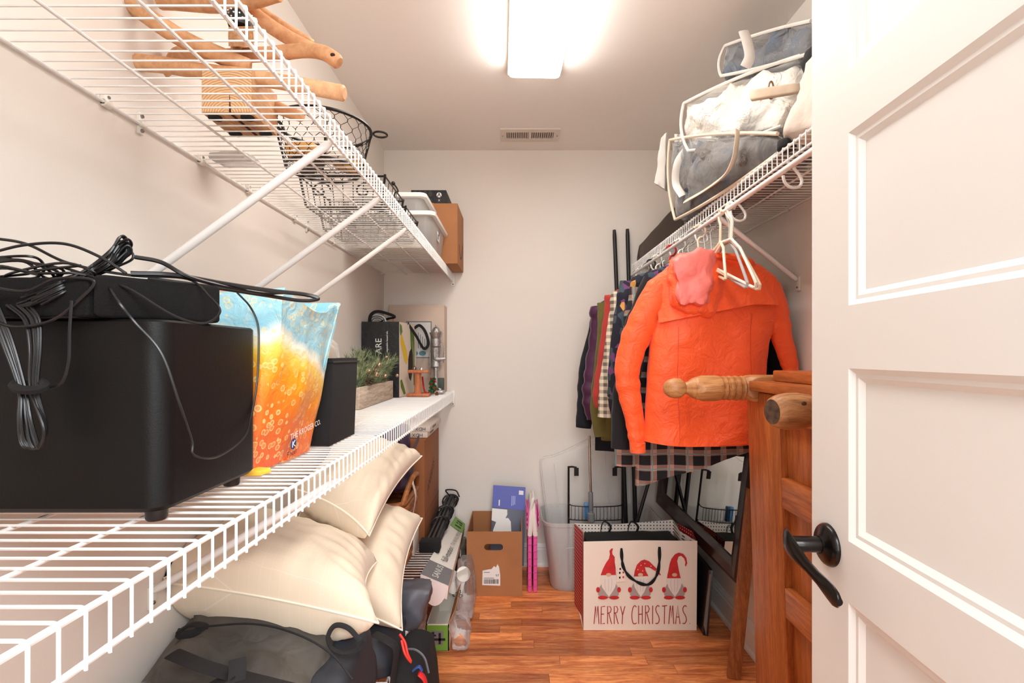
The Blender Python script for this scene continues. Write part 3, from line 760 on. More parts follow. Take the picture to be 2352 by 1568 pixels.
gbg = thing('grocery_bag', 'orange and pale blue bubble-print reusable grocery bag, crumpled', 'bag', (-.56, .99, ZM))
def bag_ring(t, inner=0.0):
    """t = 0 bottom .. 1 top; walks round the bag"""
    z = ZM + .004 + t*.328
    x1 = -.452 + .050*t*t + .012*math.sin(t*3.1)      # leans out to the right at the top
    x0 = -.70 + .02*t; y0 = .872 + .003*t; y1 = 1.088 + .055*t
    q = []; N = 18
    cs = [(x0, y0), (x1 - .014*(1-t), y0), (x1, y1), (x0, y1)]
    for i in range(4):
        a = Vector(cs[i]); bb_ = Vector(cs[(i+1) % 4])
        for k in range(N):
            u = k/N; p = a.lerp(bb_, u)
            wv_ = .011*noise.noise(Vector((p.x*12, p.y*14, z*9))) + .006*abs(noise.noise(Vector((p.x*30, p.y*30, z*22))))
            bul = .012*math.sin(math.pi*u)*math.sin(math.pi*min(1, t*1.1))
            nn = Vector(((bb_-a).y, -(bb_-a).x)).normalized()
            sag = 0
            if i == 1: sag = -.034*math.sin(math.pi*min(1, max(0, u)))*max(0, (t-.75)/.25)
            if i == 0: sag = -.010*math.sin(math.pi*u)*max(0, (t-.75)/.25)
            pp = p + nn*(bul + wv_ - inner)
            q.append((pp.x, max(pp.y, .862), z + sag + .004*noise.noise(Vector((p.x*20, p.y*20, 3)))*t))
    return q
obj('body', MB().loft([bag_ring(i/30) for i in range(31)] + [bag_ring(1, .006), bag_ring(.8, .01), bag_ring(.55, .014)], False), MAT['bubble_bag'], gbg, ang=80)
obj('bottom', MB().loft([bag_ring(0), bag_ring(0.001, .12)], False), MAT['bubble_bag'], gbg)
obj('handle_flap', MB().softbox([P(545, 690, .92), P(640, 690, .98), P(640, 690, .985), P(545, 690, .925), P(562, 676, .92), P(612, 680, .98), P(612, 680, .985), P(562, 676, .925)], 6, .1, .003, 40, 2), MAT['bag_yellow'], gbg)
obj('inner_flap', MB().softbox([P(590, 712, 1.0), P(675, 708, 1.03), P(675, 708, 1.04), P(590, 712, 1.01), P(602, 684, 1.0), P(650, 690, 1.03), P(650, 690, 1.04), P(602, 684, 1.01)], 6, .1, .004, 40, 5), MAT['bag_orange'], gbg)
obj('corner_tab', MB().softbox([(-.475, .868, ZM+.001), (-.445, .872, ZM+.001), (-.44, .90, ZM+.001), (-.475, .90, ZM+.001), (-.475, .868, ZM+.012), (-.447, .872, ZM+.010), (-.442, .90, ZM+.010), (-.475, .90, ZM+.012)], 5, .2, .002, 60, 2), MAT['bag_yellow'], gbg)
# lettering on the right-hand face
fx = -.441
o_ = V(fx, .985, 1.055); ux_ = V(0.05, 1, .10); uy_ = V(0.03, 0, 1)
obj('lettering', text_mb('THE KROGER CO.', .0165, o_ + V(.004, -.02, .012), ux_, uy_), MAT['white_print'], gbg, smooth=False)
obj('lettering', text_mb('Finger', .016, V(fx+.002, .955, 1.034), ux_, uy_), MAT['dark_print'], gbg, smooth=False)
pl = Plane2(V(fx+.004, .978, 1.058), ux_, uy_)
mb = MB(); pl.disc(mb, 0, 0, .0105, .0105, .001, 20); lo = obj('logo', mb, pm('logo_blue', (32, 52, 110), .5), gbg, smooth=False)
mb = MB(); pl.stroke(mb, [(-.005, -.006), (-.004, .006)], .002, .0016); pl.stroke(mb, [(.005, .006), (-.003, 0), (.006, -.006)], .002, .0016)
obj('logo_mark', mb, MAT['white_print'], lo, smooth=False)

# --- black fabric bin with a plastic-wrapped roll
fb = thing('fabric_bin', 'black fabric storage cube behind the printed grocery bag', 'storage bin', (-.57, 1.22, ZM))
mb = MB()
ro = lambda z, i, x1: [(-.73+i, 1.155+i, z), (x1-i, 1.155+i, z), (x1-i, 1.335-i, z), (-.73+i, 1.335-i, z)]
mb.loft([ro(ZM+.001, 0, -.432), ro(ZM+.205, 0, -.424), ro(ZM+.205, .006, -.424), ro(ZM+.02, .006, -.43)])
obj('body', mb, MAT['black_fabric'], fb, bevel=.0015)
obj('hem', MB().tube(ro(ZM+.196, -.0008, -.424), .0022, 6, True), MAT['black'], fb)
rl = thing('wrapped_roll', 'white roll wrapped in clear film standing in the fabric cube', 'roll', (-.50, 1.25, ZM+.01))
obj('roll', MB().softbox([(-.56, 1.19, ZM+.03), (-.445, 1.19, ZM+.03), (-.445, 1.30, ZM+.03), (-.56, 1.30, ZM+.03), (-.56, 1.19, ZM+.275), (-.455, 1.19, ZM+.255), (-.455, 1.30, ZM+.255), (-.56, 1.30, ZM+.275)], 8, .55, .004, 20, 2), pm('roll_cream', (238, 228, 206), .6, var=.12, vscale=20), rl)
obj('film', MB().softbox([(-.565, 1.185, ZM+.03), (-.44, 1.185, ZM+.03), (-.44, 1.305, ZM+.03), (-.565, 1.305, ZM+.03), (-.565, 1.185, ZM+.282), (-.447, 1.185, ZM+.262), (-.447, 1.305, ZM+.262), (-.565, 1.305, ZM+.282)], 8, .5, .005, 24, 4), MAT['film'], rl)

# --- wooden planter with pine and berries
MAT['grey_wood'] = wood('whitewashed_wood', lin(228, 211, 190), lin(176, 154, 132), (14, 1.5, 14), .8, 0, 4)
pn = thing('planter_box', 'whitewashed wooden planter box filled with artificial pine and berries', 'planter', (-.665, 2.2, ZM))
px0, px1, py0, py1, pz = -.725, -.605, 1.93, 2.455, .086
for nm, bx in (('board', (px1-.012, px1, py0, py1, ZM+.001, ZM+pz)), ('board', (px0, px0+.012, py0, py1, ZM+.001, ZM+pz)), ('board', (px0+.012, px1-.012, py0, py0+.012, ZM+.001, ZM+pz)), ('board', (px0+.012, px1-.012, py1-.012, py1, ZM+.001, ZM+pz)), ('bottom_board', (px0+.012, px1-.012, py0+.012, py1-.012, ZM+.001, ZM+.012))):
    obj(nm, MB().box(*bx), MAT['grey_wood'], pn, bevel=.0012)
rp = random.Random(5)
mb = MB()
for s_ in range(84):
    base_ = Vector((rp.uniform(px0+.02, px1-.02), rp.uniform(py0+.03, py1-.03), ZM+pz-.02))
    dv = Vector((rp.uniform(-.35, .75), rp.uniform(-.5, .5), rp.uniform(.5, 1.1))).normalized()
    L = rp.uniform(.09, .185)
    tip = base_ + dv*L
    if tip.y > 2.46: dv.y = -abs(dv.y); tip = base_ + dv*L
    if tip.x < XL+.02: dv.x = abs(dv.x); tip = base_ + dv*L
    mb.tube([base_, tip], .0014, 3)
    for k in range(42):
        t = rp.uniform(.15, 1); c_ = base_ + dv*L*t
        nd = (dv*rp.uniform(.5, 1.1) + Vector((rp.uniform(-1, 1), rp.uniform(-1, 1), rp.uniform(-1, 1)))*.62).normalized()
        sd = nd.orthogonal().normalized()*.0011; e = c_ + nd*rp.uniform(.024, .042)
        if e.x < XL+.004 or e.y > 2.478: continue
        mb.add([c_-sd, c_+sd, e], [(0, 1, 2)])
m, nt, b = new_mat('pine_needle'); MAT['pine'] = m
nt.links.new(ramp(nt, tex_noise(nt, coords(nt), 38, 2), [(0.3, lin(64, 84, 60)), (0.5, lin(128, 142, 100)), (0.72, lin(190, 192, 152))]), b.inputs['Base Color']); b.inputs['Roughness'].default_value = .6
obj('pine_sprigs', mb, MAT['pine'], pn, smooth=False, kind='stuff')
MAT['berry'] = pm('champagne_berry', (214, 176, 148), .18, .8)
for (qx, qy, Yq, rr) in ((870, 838, 2.06, .0110), (862, 850, 2.05, .0095), (864, 860, 2.04, .012), (885, 863, 2.14, .009), (888, 820, 2.14, .007), (848, 852, 2.03, .007), (912, 862, 2.28, .008)):
    obj('berry', MB().ball(P(qx, qy, Yq), rr, 12), MAT['berry'], pn)
obj('berry_twig', MB().tube(bez([P(846, 868, 2.06), P(858, 845, 2.065), P(870, 836, 2.07)], 5), .0013, 5), MAT['berry'], pn)
MAT['cone'] = pm('pine_cone', (104, 78, 60), .7, var=.3, vscale=80)
mb = MB()
for i in range(34):
    t = i/34; a = i*2.4; r_ = .016*math.sin(math.pi*(.12+.8*t))
    mb.ball(P(850, 874, 2.05) + V(r_*math.cos(a), r_*math.sin(a), .03*(t-.5)), .0055, 6, (1, 1, .55))
obj('pine_cone', mb, MAT['cone'], pn, kind='stuff')

# --- black shopping tote with vegetable print side
tt = thing('tote_bag', 'black printed tote bag with vegetables on its white side', 'bag', (-.67, 2.6, ZM))
tx0, tx1, ty0, ty1, tz1 = -.768, -.583, 2.485, 2.73, 1.398
MAT['tote'] = pm('tote_black', (22, 21, 22), .5, bmp=.25, bscale=40, bdist=.01)
MAT['tote_white'] = pm('tote_white_side', (226, 212, 194), .5, var=.05)
tb = MB()
trg = lambda z, i: [(tx0+i, ty0+i, z), (tx1-i, ty0+i, z), (tx1+.036-i, ty1-i, z), (tx0+i, ty1-i, z)]
obj('body', tb.loft([trg(ZM+.001, 0), trg(ZM+.18, -.001), trg(tz1, 0), trg(tz1, .003), trg(ZM+.2, .004)]), MAT['tote'], tt, smooth=False)
obj('side_panel', MB().prism([(tx1+.0008, ty0+.002, ZM+.002), (tx1+.0365, ty1, ZM+.002), (tx1+.0365, ty1, tz1-.001), (tx1+.0008, ty0+.002, tz1-.001)], (.0012, 0, 0)), MAT['tote_white'], tt, smooth=False)
fp = Plane2((tx0, ty0-.0004, ZM), (1, 0, 0), (0, 0, 1))
obj('lettering', text_mb('ARE', .044, fp.p(.098, .218, .0004), (0, 0, 1), (-1, 0, 0)), MAT['white_print'], tt, smooth=False)
obj('lettering', text_mb('vegetable based ink.', .0135, fp.p(.130, .225, .0004), (0, 0, 1), (-1, 0, 0)), MAT['white_print'], tt, smooth=False)
sp_ = Plane2((tx1+.0024, ty0, ZM), (.036, .245, 0), (0, 0, 1))
yel = pm('pepper_yellow', (226, 188, 40), .5, var=.1); grn = pm('stalk_green', (96, 128, 46), .5, var=.25, vscale=60); brn = pm('aubergine_dark', (48, 28, 24), .4)
mb = MB(); sp_.poly(mb, [(.01, .30), (.03, .32), (.07, .27), (.10, .23), (.115, .19), (.10, .165), (.07, .18), (.04, .23), (.012, .27)], .0004); obj('pepper_print', mb, yel, tt, smooth=False)
mb = MB(); sp_.poly(mb, [(.005, .37), (.03, .36), (.04, .33), (.015, .31), (.004, .33)], .0006); obj('leaf_print', mb, grn, tt, smooth=False); mb = MB(); sp_.poly(mb, [(.01, .085), (.03, .09), (.055, .06), (.085, .015), (.06, .012), (.02, .05)], .0006)
obj('leaf_print', mb, grn, tt, smooth=False)
mb = MB(); sp_.stroke(mb, [(.165, .36), (.17, .30), (.175, .24), (.19, .12)], .038, .0006, .016); obj('asparagus_print', mb, grn, tt, smooth=False)
mb = MB(); sp_.stroke(mb, [(.20, .33), (.205, .22), (.21, .05)], .022, .0006, .01); obj('asparagus_print', mb, grn, tt, smooth=False)
mb = MB(); sp_.poly(mb, [(.14, .23), (.17, .25), (.19, .21), (.185, .13), (.16, .075), (.135, .09), (.12, .13), (.122, .19)], .0008); obj('aubergine_print', mb, brn, tt, smooth=False)
obj('handle', MB().tube(bez([(-.735, 2.50, tz1-.01), (-.73, 2.51, tz1+.035), (-.70, 2.53, tz1+.055), (-.64, 2.56, tz1+.04), (-.625, 2.57, tz1+.028), (-.66, 2.565, tz1+.02), (-.70, 2.56, tz1+.0)], 6), .010, 6, False, .25, (0, 1, 0)), MAT['black_fabric'], tt)
obj('handle', MB().tube(bez([(-.562, 2.60, tz1-.004), (-.565, 2.62, tz1-.005), (-.535, 2.66, tz1-.06), (-.505, 2.70, tz1-.125), (-.488, 2.71, tz1-.128), (-.478, 2.72, tz1-.10), (-.495, 2.725, tz1-.04), (-.525, 2.72, tz1-.005), (-.55, 2.70, tz1-.02)], 6), .009, 6, False, .3, (0, 1, 0)), MAT['black_fabric'], tt)
rb_ = thing('ribbon_roll', 'coil of pale striped ribbon poking out of black tote', 'ribbon', P(860, 736, 2.56))
for i in range(5):
    obj('turn', MB().tube([P(866+(20-i*2.6)*math.cos(t), 738+(15-i*2.2)*math.sin(t), 2.55+.006*i) for t in [math.pi+math.pi*k/14 for k in range(15)]], .0032, 5), MAT['white_print'] if i % 2 == 0 else MAT['grey_print'], rb_)

# --- beige carton with a framed label
MAT['beige_card'] = pm('beige_carton', (206, 184, 166), .8, var=.05, bmp=.05)
bc = carton('beige_box', 'flat beige carton with grey framed label standing against back wall', -.715, -.402, 2.80, 2.905, ZM+.001, 1.512, 'beige_card')
lp = Plane2((-.715, 2.80, ZM), (1, 0, 0), (0, 0, 1))
mb = MB(); lp.poly(mb, [(.098, .195), (.242, .195), (.242, .402), (.098, .402)], .0005); lb_ = obj('label', mb, MAT['grey_print'], bc, smooth=False)
mb = MB(); lp.poly(mb, [(.104, .201), (.236, .201), (.236, .396), (.104, .396)], .0009); obj('label_paper', mb, pm('label_paper', (214, 208, 202), .6), lb_, smooth=False)
mb = MB(); lp.disc(mb, .19, .222, .020, .014, .0014); lp.disc(mb, .155, .222, .010, .012, .0014); obj('label_picture', mb, pm('teal_picture', (84, 138, 142), .5), lb_, smooth=False)
for i in range(5):
    mb = MB(); lp.poly(mb, [(.165+i*.012, .25), (.169+i*.012, .25), (.169+i*.012, .34-.012*i), (.165+i*.012, .34-.012*i)], .0014); obj('label_text_line', mb, MAT['grey_print'], lb_, smooth=False)
mb = MB(); lp.poly(mb, [(.02, .38), (.03, .38), (.03, .435), (.02, .435)], .0005); obj('red_mark', mb, pm('faded_red', (206, 140, 120), .7), bc, smooth=False)
obj('closing_flap', MB().box(-.7155, -.4015, 2.7995, 2.806, 1.503, 1.5135), MAT['beige_card'], bc, smooth=False)

# --- silver nutcracker
m, nt, b = new_mat('silver_glitter'); MAT['silver'] = m
b.inputs['Metallic'].default_value = .85; b.inputs['Roughness'].default_value = .35
nt.links.new(ramp(nt, tex_noise(nt, coords(nt), 420, 2), [(0.35, lin(120, 116, 114)), (0.6, lin(206, 202, 200)), (0.75, lin(250, 248, 246))]), b.inputs['Base Color'])
bump(nt, b, tex_noise(nt, coords(nt), 420, 2), .6, .002)
nx, ny = -.436, 2.725
nk = thing('nutcracker', 'silver glitter nutcracker figure with crown and raised sceptre', 'nutcracker', (nx, ny, ZM))
obj('base', MB().box(nx-.038, nx+.042, ny-.03, ny+.03, ZM+.001, ZM+.021), MAT['silver'], nk, bevel=.004)
for sy_, sx in ((.013, -.002), (-.013, .001)):
    obj('leg', MB().lathe([(.010, .018), (.011, .03), (.0105, .05), (.009, .065), (.011, .068), (.009, .072), (.0105, .10), (.0115, .13), (.012, .155)], (nx+sx, ny+sy_, ZM), (0, 0, 1), 14), MAT['silver'], nk)
    obj('boot', MB().softbox([(nx+sx-.012, ny+sy_-.011, ZM+.021), (nx+sx+.032, ny+sy_-.011, ZM+.021), (nx+sx+.032, ny+sy_+.011, ZM+.021), (nx+sx-.012, ny+sy_+.011, ZM+.021), (nx+sx-.011, ny+sy_-.010, ZM+.042), (nx+sx+.028, ny+sy_-.010, ZM+.030), (nx+sx+.028, ny+sy_+.010, ZM+.030), (nx+sx-.011, ny+sy_+.010, ZM+.042)], 5, .35), MAT['silver'], nk)
obj('torso', MB().lathe([(.028, .145), (.033, .150), (.031, .17), (.026, .20), (.027, .215), (.030, .24), (.031, .252), (.022, .258)], (nx, ny, ZM), (0, 0, 1), 20), MAT['silver'], nk)
obj('head', MB().lathe([(.020, .256), (.027, .262), (.029, .28), (.0285, .30), (.025, .304)], (nx, ny, ZM), (0, 0, 1), 20).ball((nx+.028, ny-.012, ZM+.285), .006, 8), MAT['silver'], nk)
mb = MB().lathe([(.024, .302), (.028, .306), (.031, .318), (.037, .334), (.031, .330), (.024, .332), (.021, .350), (.014, .362), (.005, .366), (.005, .371)], (nx, ny, ZM), (0, 0, 1), 20).ball((nx, ny, ZM+.374), .006, 8)
for i in range(9):
    a = 2*math.pi*i/9; mb.prism([(nx+.031*math.cos(a-.25), ny+.031*math.sin(a-.25), ZM+.325), (nx+.031*math.cos(a+.25), ny+.031*math.sin(a+.25), ZM+.325), (nx+.036*math.cos(a), ny+.036*math.sin(a), ZM+.345)], (-.002*math.cos(a), -.002*math.sin(a), 0))
obj('crown', mb, MAT['silver'], nk)
obj('arm', MB().tube(bez([(nx-.002, ny-.030, ZM+.245), (nx+.0, ny-.036, ZM+.21), (nx+.004, ny-.036, ZM+.192), (nx+.03, ny-.034, ZM+.190), (nx+.048, ny-.03, ZM+.192)], 5), [.010]*21, 9).ball((nx+.048, ny-.03, ZM+.192), .010, 8), MAT['silver'], nk)
obj('sceptre', MB().tube([(nx+.048, ny-.03, ZM+.17), (nx+.048, ny-.03, ZM+.205), (nx+.046, ny-.03, ZM+.265), (nx+.045, ny-.03, ZM+.278)], [.005, .005, .0035, .001], 8), MAT['silver'], nk)
obj('cape', MB().softbox([(nx-.034, ny-.01, ZM+.10), (nx-.030, ny-.012, ZM+.10), (nx-.030, ny+.02, ZM+.10), (nx-.034, ny+.02, ZM+.10), (nx-.036, ny-.01, ZM+.235), (nx-.030, ny-.012, ZM+.24), (nx-.030, ny+.02, ZM+.24), (nx-.036, ny+.02, ZM+.235)], 5, .2), MAT['silver'], nk)

# --- little wooden stand, beads and trinkets
MAT['orange_wood'] = wood('orange_wood', lin(214, 134, 88), lin(184, 104, 62), (14, 14, 2), .55, 0, 4)
ws = thing('wooden_stand', 'small orange wooden pedestal stand in front of the tote', 'stand', (-.497, 2.545, ZM))
sx, sy = -.499, 2.56
obj('base', MB().box(sx-.058, sx+.058, sy-.035, sy+.035, ZM+.001, ZM+.016), MAT['orange_wood'], ws, bevel=.004)
obj('column', MB().lathe([(.019, .014), (.018, .02), (.0165, .06), (.0165, .10), (.019, .121)], (sx-.005, sy, ZM), (0, 0, 1), 18), MAT['orange_wood'], ws)
obj('top', MB().box(sx-.052, sx+.052, sy-.028, sy+.028, ZM+.120, ZM+.136), MAT['orange_wood'], ws, bevel=.005)
MAT['gunmetal'] = pm('gunmetal', (120, 104, 98), .25, .9)
for k, (dx, r_, lb) in enumerate(((-.022, .013, 'dark metal bell on the wooden pedestal, left of two'), (.014, .009, 'tiny silver bell on the wooden pedestal, right of two'))):
    obj('bell', MB().lathe([(r_, 0), (r_*.9, r_*.5), (r_*.65, r_*1.1), (r_*.3, r_*1.5), (.001, r_*1.6)], (sx+dx, sy-.005, ZM+.1365), (0, 0, 1), 14), MAT['gunmetal'] if k == 0 else MAT['steel'], label=lb, cat='bell')
grn2 = pm('bead_green', (38, 110, 52), .15, .5); red2 = pm('bead_red', (196, 38, 34), .15, .4)
gd = thing('bead_garland', 'pile of shiny green and red beads beside wooden pedestal', 'beads', (-.46, 2.63, ZM))
for i in range(46):
    a = rp.uniform(0, 6.28); t = i/46; r_ = .030*(1-t*.55)*math.sqrt(rp.uniform(.2, 1))
    obj('bead', MB().ball((-.432+r_*math.cos(a), 2.605+.8*r_*math.sin(a), ZM+.007+t*.085), .0065, 6), grn2 if i % 4 else red2, gd)
obj('red_cord', MB().tube(bez([(-.485, 2.585, ZM+.10), (-.48, 2.58, ZM+.06), (-.470, 2.57, ZM+.025), (-.445, 2.565, ZM+.012)], 5), .0045, 6), red2, gd)
MAT['dark_green'] = pm('dark_green_card', (66, 76, 66), .6, var=.4, vscale=90)
dkbox = carton('small_dark_box', 'small dark green patterned box behind nutcracker legs', -.475, -.40, 2.762, 2.79, ZM+.001, ZM+.085, 'dark_green')
# ================================================================== under the middle shelf and on the lowest shelf
ZB = .3375
m, nt, b = new_mat('cream_cotton'); MAT['pillow'] = m
vec = coords(nt, (1, 1, 1), 'Generated')
bk = node(nt, 'ShaderNodeTexBrick'); bk.offset = 0; bk.inputs['Scale'].default_value = 16; bk.inputs['Mortar Size'].default_value = .012; bk.inputs['Brick Width'].default_value = .8; bk.inputs['Row Height'].default_value = .8
bk.inputs['Color1'].default_value = lin(228, 211, 187); bk.inputs['Color2'].default_value = lin(228, 211, 187); bk.inputs['Mortar'].default_value = lin(235, 221, 200)
nt.links.new(vec, bk.inputs['Vector']); nt.links.new(bk.outputs['Color'], b.inputs['Base Color']); b.inputs['Roughness'].default_value = .85; b.inputs['Sheen Weight'].default_value = .2
MAT['piping'] = pm('pillow_piping', (244, 234, 214), .8)

def pillow(label, NL, NR, FR, FL, th, seed, bias=.5, sag=0.0):
    """four corners of the seam plane, a puffed top and belly"""
    NL, NR, FR, FL = [Vector(p) for p in (NL, NR, FR, FL)]
    up = (NR - NL).cross(FL - NL).normalized()
    cen = (NL+NR+FR+FL)/4
    r = thing('pillow', label, 'pillow', (cen.x, cen.y, cen.z - th*bias), 'cream pillows heaped on the lowest shelf')
    def base(u, v):
        # edges drawn in between pointed corners
        a = u*2-1; c = v*2-1
        k = .085
        uu = .5 + .5*a*(1 - k*(1-c*c)*1.6); vv = .5 + .5*c*(1 - k*(1-a*a)*1.6)
        p = NL*(1-uu)*(1-vv) + NR*uu*(1-vv) + FR*uu*vv + FL*(1-uu)*vv
        return p - up*sag*(1-a*a)*(1-c*c)
    def surf(u, v, s):
        a = abs(u*2-1); c = abs(v*2-1)
        h = (max(0, 1-a**2.6)**.42) * (max(0, 1-c**2.6)**.42)
        e = max(a, c)
        p = base(u, v)
        pin = .007*noise.noise(Vector((u*9, v*9, seed+s)))*h + (.012*math.sin((u if c > a else v)*46+seed+3*noise.noise(Vector((u*4, v*4, seed)))) * max(0, e-.5)*2*(1-e)*2.2) + .007*noise.noise(Vector((u*3.2, v*3.2, seed*2.2+s)))*h
        hh = th*(1-bias) if s > 0 else -th*bias
        p = p + up*(hh*h + pin)
        p.x = max(p.x, XL+.003)
        if p.x < -.345: p.z = min(p.z, .958 if p.x < -.38 else .958)
        return p
    N = 40
    mb = MB()
    mb.loft([[surf(i/N, j/N, 1) for j in range(N+1)] for i in range(N+1)], False, False)
    mb.loft([[surf(i/N, j/N, -1) for j in range(N+1)] for i in range(N+1)], False, False)
    c_ = obj('case', mb, MAT['pillow'], r, ang=75)
    bm = bmesh.new(); bm.from_mesh(c_.data); bmesh.ops.remove_doubles(bm, verts=bm.verts, dist=.0006); bmesh.ops.recalc_face_normals(bm, faces=bm.faces); bm.to_mesh(c_.data); bm.free()
    c_.data.polygons.foreach_set('use_smooth', [True]*len(c_.data.polygons))
    ed = [base(i/16, 0) for i in range(16)] + [base(1, i/16) for i in range(16)] + [base(1-i/16, 1) for i in range(16)] + [base(0, 1-i/16) for i in range(16)]
    for p in ed: p.x = max(p.x, XL+.004)
    obj('piping', MB().tube(ed, .0028, 6, True), MAT['piping'], r)
    return r
pillow('big cream pillow in front, lying flat on the grey backpack', (-.86, 1.085, .745), P(870, 1430, 1.13), P(866, 1290, 1.44), (-.86, 1.52, .73), .25, 1, .56)
pillow('cream pillow squashed underneath the front one, corner hanging right', (-.74, 1.33, .60), P(924, 1447, 1.38), P(970, 1190, 1.82), (-.75, 1.80, .74), .19, 2, .45)
pillow('uppermost cream pillow, tilted, tucked right under the middle shelf', P(678, 1122, 1.40), P(848, 1230, 1.36), P(969, 1047, 1.86), (-.70, 1.92, .90), .225, 3, .56)

# --- big grey backpack
m, nt, b = new_mat('grey_nylon'); MAT['grey_nylon'] = m
nt.links.new(ramp(nt, tex_noise(nt, coords(nt), 5, 3), [(0.35, lin(60, 58, 55)), (0.65, lin(92, 87, 80))]), b.inputs['Base Color']); b.inputs['Roughness'].default_value = .62
bump(nt, b, tex_noise(nt, coords(nt), 13, 3, .5, .5), .6, .02)
MAT['webbing'] = pm('black_webbing', (24, 23, 24), .8, bmp=.3, bscale=500)
MAT['dark_nylon'] = pm('dark_blue_nylon', (44, 48, 56), .6, var=.2, bmp=.3, bscale=60)
bp = thing('backpack', 'large dark grey backpack with black straps lying under pillows', 'backpack', (-.58, 1.06, ZB))
def bpf(p): return Vector((0, 0, .010*math.sin(p.x*38 + p.y*9) * max(0, min(1, (p.z-.5)*8))))
obj('body', MB().softbox([(-.765, .80, ZB+.003), (-.40, .80, ZB+.003), (-.36, 1.30, ZB+.003), (-.765, 1.32, ZB+.003), (-.755, .84, .63), (-.45, .83, .575), (-.40, 1.28, .60), (-.755, 1.30, .665)], 22, .40, .040, 10, 3, .06, bpf), MAT['grey_nylon'], bp, ang=80)
obj('top_flap', MB().grid(lambda u, v: Vector((-.745+.335*u, .99+.30*v+.03*math.sin(u*3), .642 + .030*math.sin(math.pi*u)*math.sin(math.pi*(.15+.7*v)) - .10*u*u - .06*(1-v)**2 + .004*noise.noise(Vector((u*6, v*6, 2))))), 22, 14), MAT['grey_nylon'], bp, ang=80)
def strap(pts, w, name='strap', mat='webbing', par=None): return obj(name, MB().tube(bez(pts, 6), w, 8, False, .12), MAT[mat], par or bp)
strap([P(395, 1500, .92), P(470, 1530, .90), P(560, 1555, .89), P(700, 1590, .88)], .016)
strap([P(545, 1512, .90), P(545, 1545, .885), P(540, 1590, .87)], .014)
strap([P(440, 1600, .87), P(500, 1565, .885), P(545, 1545, .888)], .014)
obj('carry_loop', MB().tube(bez([P(838, 1470, 1.10), P(820, 1492, 1.09), P(790, 1500, 1.08), P(762, 1488, 1.08), P(754, 1460, 1.09), P(770, 1436, 1.11), P(800, 1442, 1.12), P(828, 1472, 1.11)], 6), .0062, 6, False, .45), MAT['webbing'], bp)
obj('side_loop', MB().tube(bez([P(410, 1450, 1.09), P(440, 1434, 1.09), P(470, 1438, 1.09), P(450, 1452, 1.08), P(420, 1458, 1.08), P(408, 1452, 1.09)], 5), .010, 6, False, .4), MAT['webbing'], bp)
obj('side_pocket', MB().softbox([(-.42, .98, .42), (-.335, 1.0, .42), (-.335, 1.26, .42), (-.42, 1.27, .42), (-.44, .98, .555), (-.36, 1.0, .54), (-.36, 1.26, .565), (-.44, 1.27, .58)], 10, .4, .012, 14, 5), MAT['dark_nylon'], bp, ang=80)
obj('seam', MB().tube(bez([P(450, 1440, 1.06), P(580, 1432, 1.04), P(680, 1455, 1.0), P(760, 1500, .97), P(810, 1560, .95)], 6), .0022, 5), MAT['webbing'], bp)

# --- second pack and bags
bk2 = thing('daypack', 'black and slate daypack with red zip cord wedged behind backpack', 'backpack', (-.40, 1.46, ZB))
obj('body', MB().softbox([(-.56, 1.33, ZB+.003), (-.325, 1.33, ZB+.003), (-.325, 1.60, ZB+.003), (-.56, 1.60, ZB+.003), (-.55, 1.34, .48), (-.37, 1.34, .455), (-.36, 1.59, .47), (-.55, 1.59, .50)], 12, .4, .014, 14, 8), MAT['dark_nylon'], bk2, ang=80)
obj('red_cord', MB().tube(bez([P(918, 1456, 1.36), P(930, 1475, 1.35), P(936, 1500, 1.34), P(944, 1520, 1.34), P(930, 1500, 1.335), P(922, 1470, 1.35)], 5), .0036, 6), pm('red_paracord', (214, 52, 38), .6), bk2)
obj('black_strap', MB().tube(bez([P(860, 1455, 1.33), P(890, 1470, 1.315), P(910, 1490, 1.31), P(905, 1540, 1.30), P(900, 1580, 1.29)], 5), .014, 8, False, .15), MAT['webbing'], bk2)
flb = thing('floor_bag', 'black bag with red and blue trim on floor by lowest shelf', 'bag', (-.30, 1.45, 0))
obj('body', MB().softbox([(-.345, 1.30, .003), (-.225, 1.30, .003), (-.215, 1.60, .003), (-.345, 1.60, .003), (-.338, 1.32, .40), (-.262, 1.32, .375), (-.255, 1.58, .375), (-.338, 1.58, .40)], 12, .32, .010, 14, 6), MAT['black_fabric'], flb, ang=80)
obj('red_trim', MB().tube(bez([P(962, 1545, 1.30), P(975, 1560, 1.30), P(984, 1600, 1.30)], 5), .012, 8, False, .35), pm('red_trim', (206, 36, 40), .6), flb)
obj('blue_trim', MB().tube(bez([P(948, 1540, 1.31), P(962, 1530, 1.31), P(970, 1540, 1.31)], 5), .006, 7, False, .4), pm('blue_trim', (36, 70, 140), .6), flb)
obj('piping', MB().tube(bez([P(932, 1490, 1.37), P(955, 1492, 1.36), P(975, 1510, 1.35), P(985, 1545, 1.34)], 5), .003, 6), pm('grey_piping', (92, 94, 100), .6), flb)
stf = thing('stuff_sack', 'slate grey nylon stuff sack draped over lowest shelf edge', 'bag', P(930, 1430, 1.7))
obj('body', MB().softbox([P(890, 1470, 1.60), P(962, 1462, 1.60), P(985, 1420, 1.80), P(890, 1400, 1.80), P(872, 1350, 1.62), P(1000, 1352, 1.62), P(998, 1320, 1.80), P(875, 1325, 1.80)], 12, .4, .016, 16, 4), pm('slate_nylon', (88, 88, 96), .5, var=.12, bmp=.4, bscale=30), stf, ang=80)
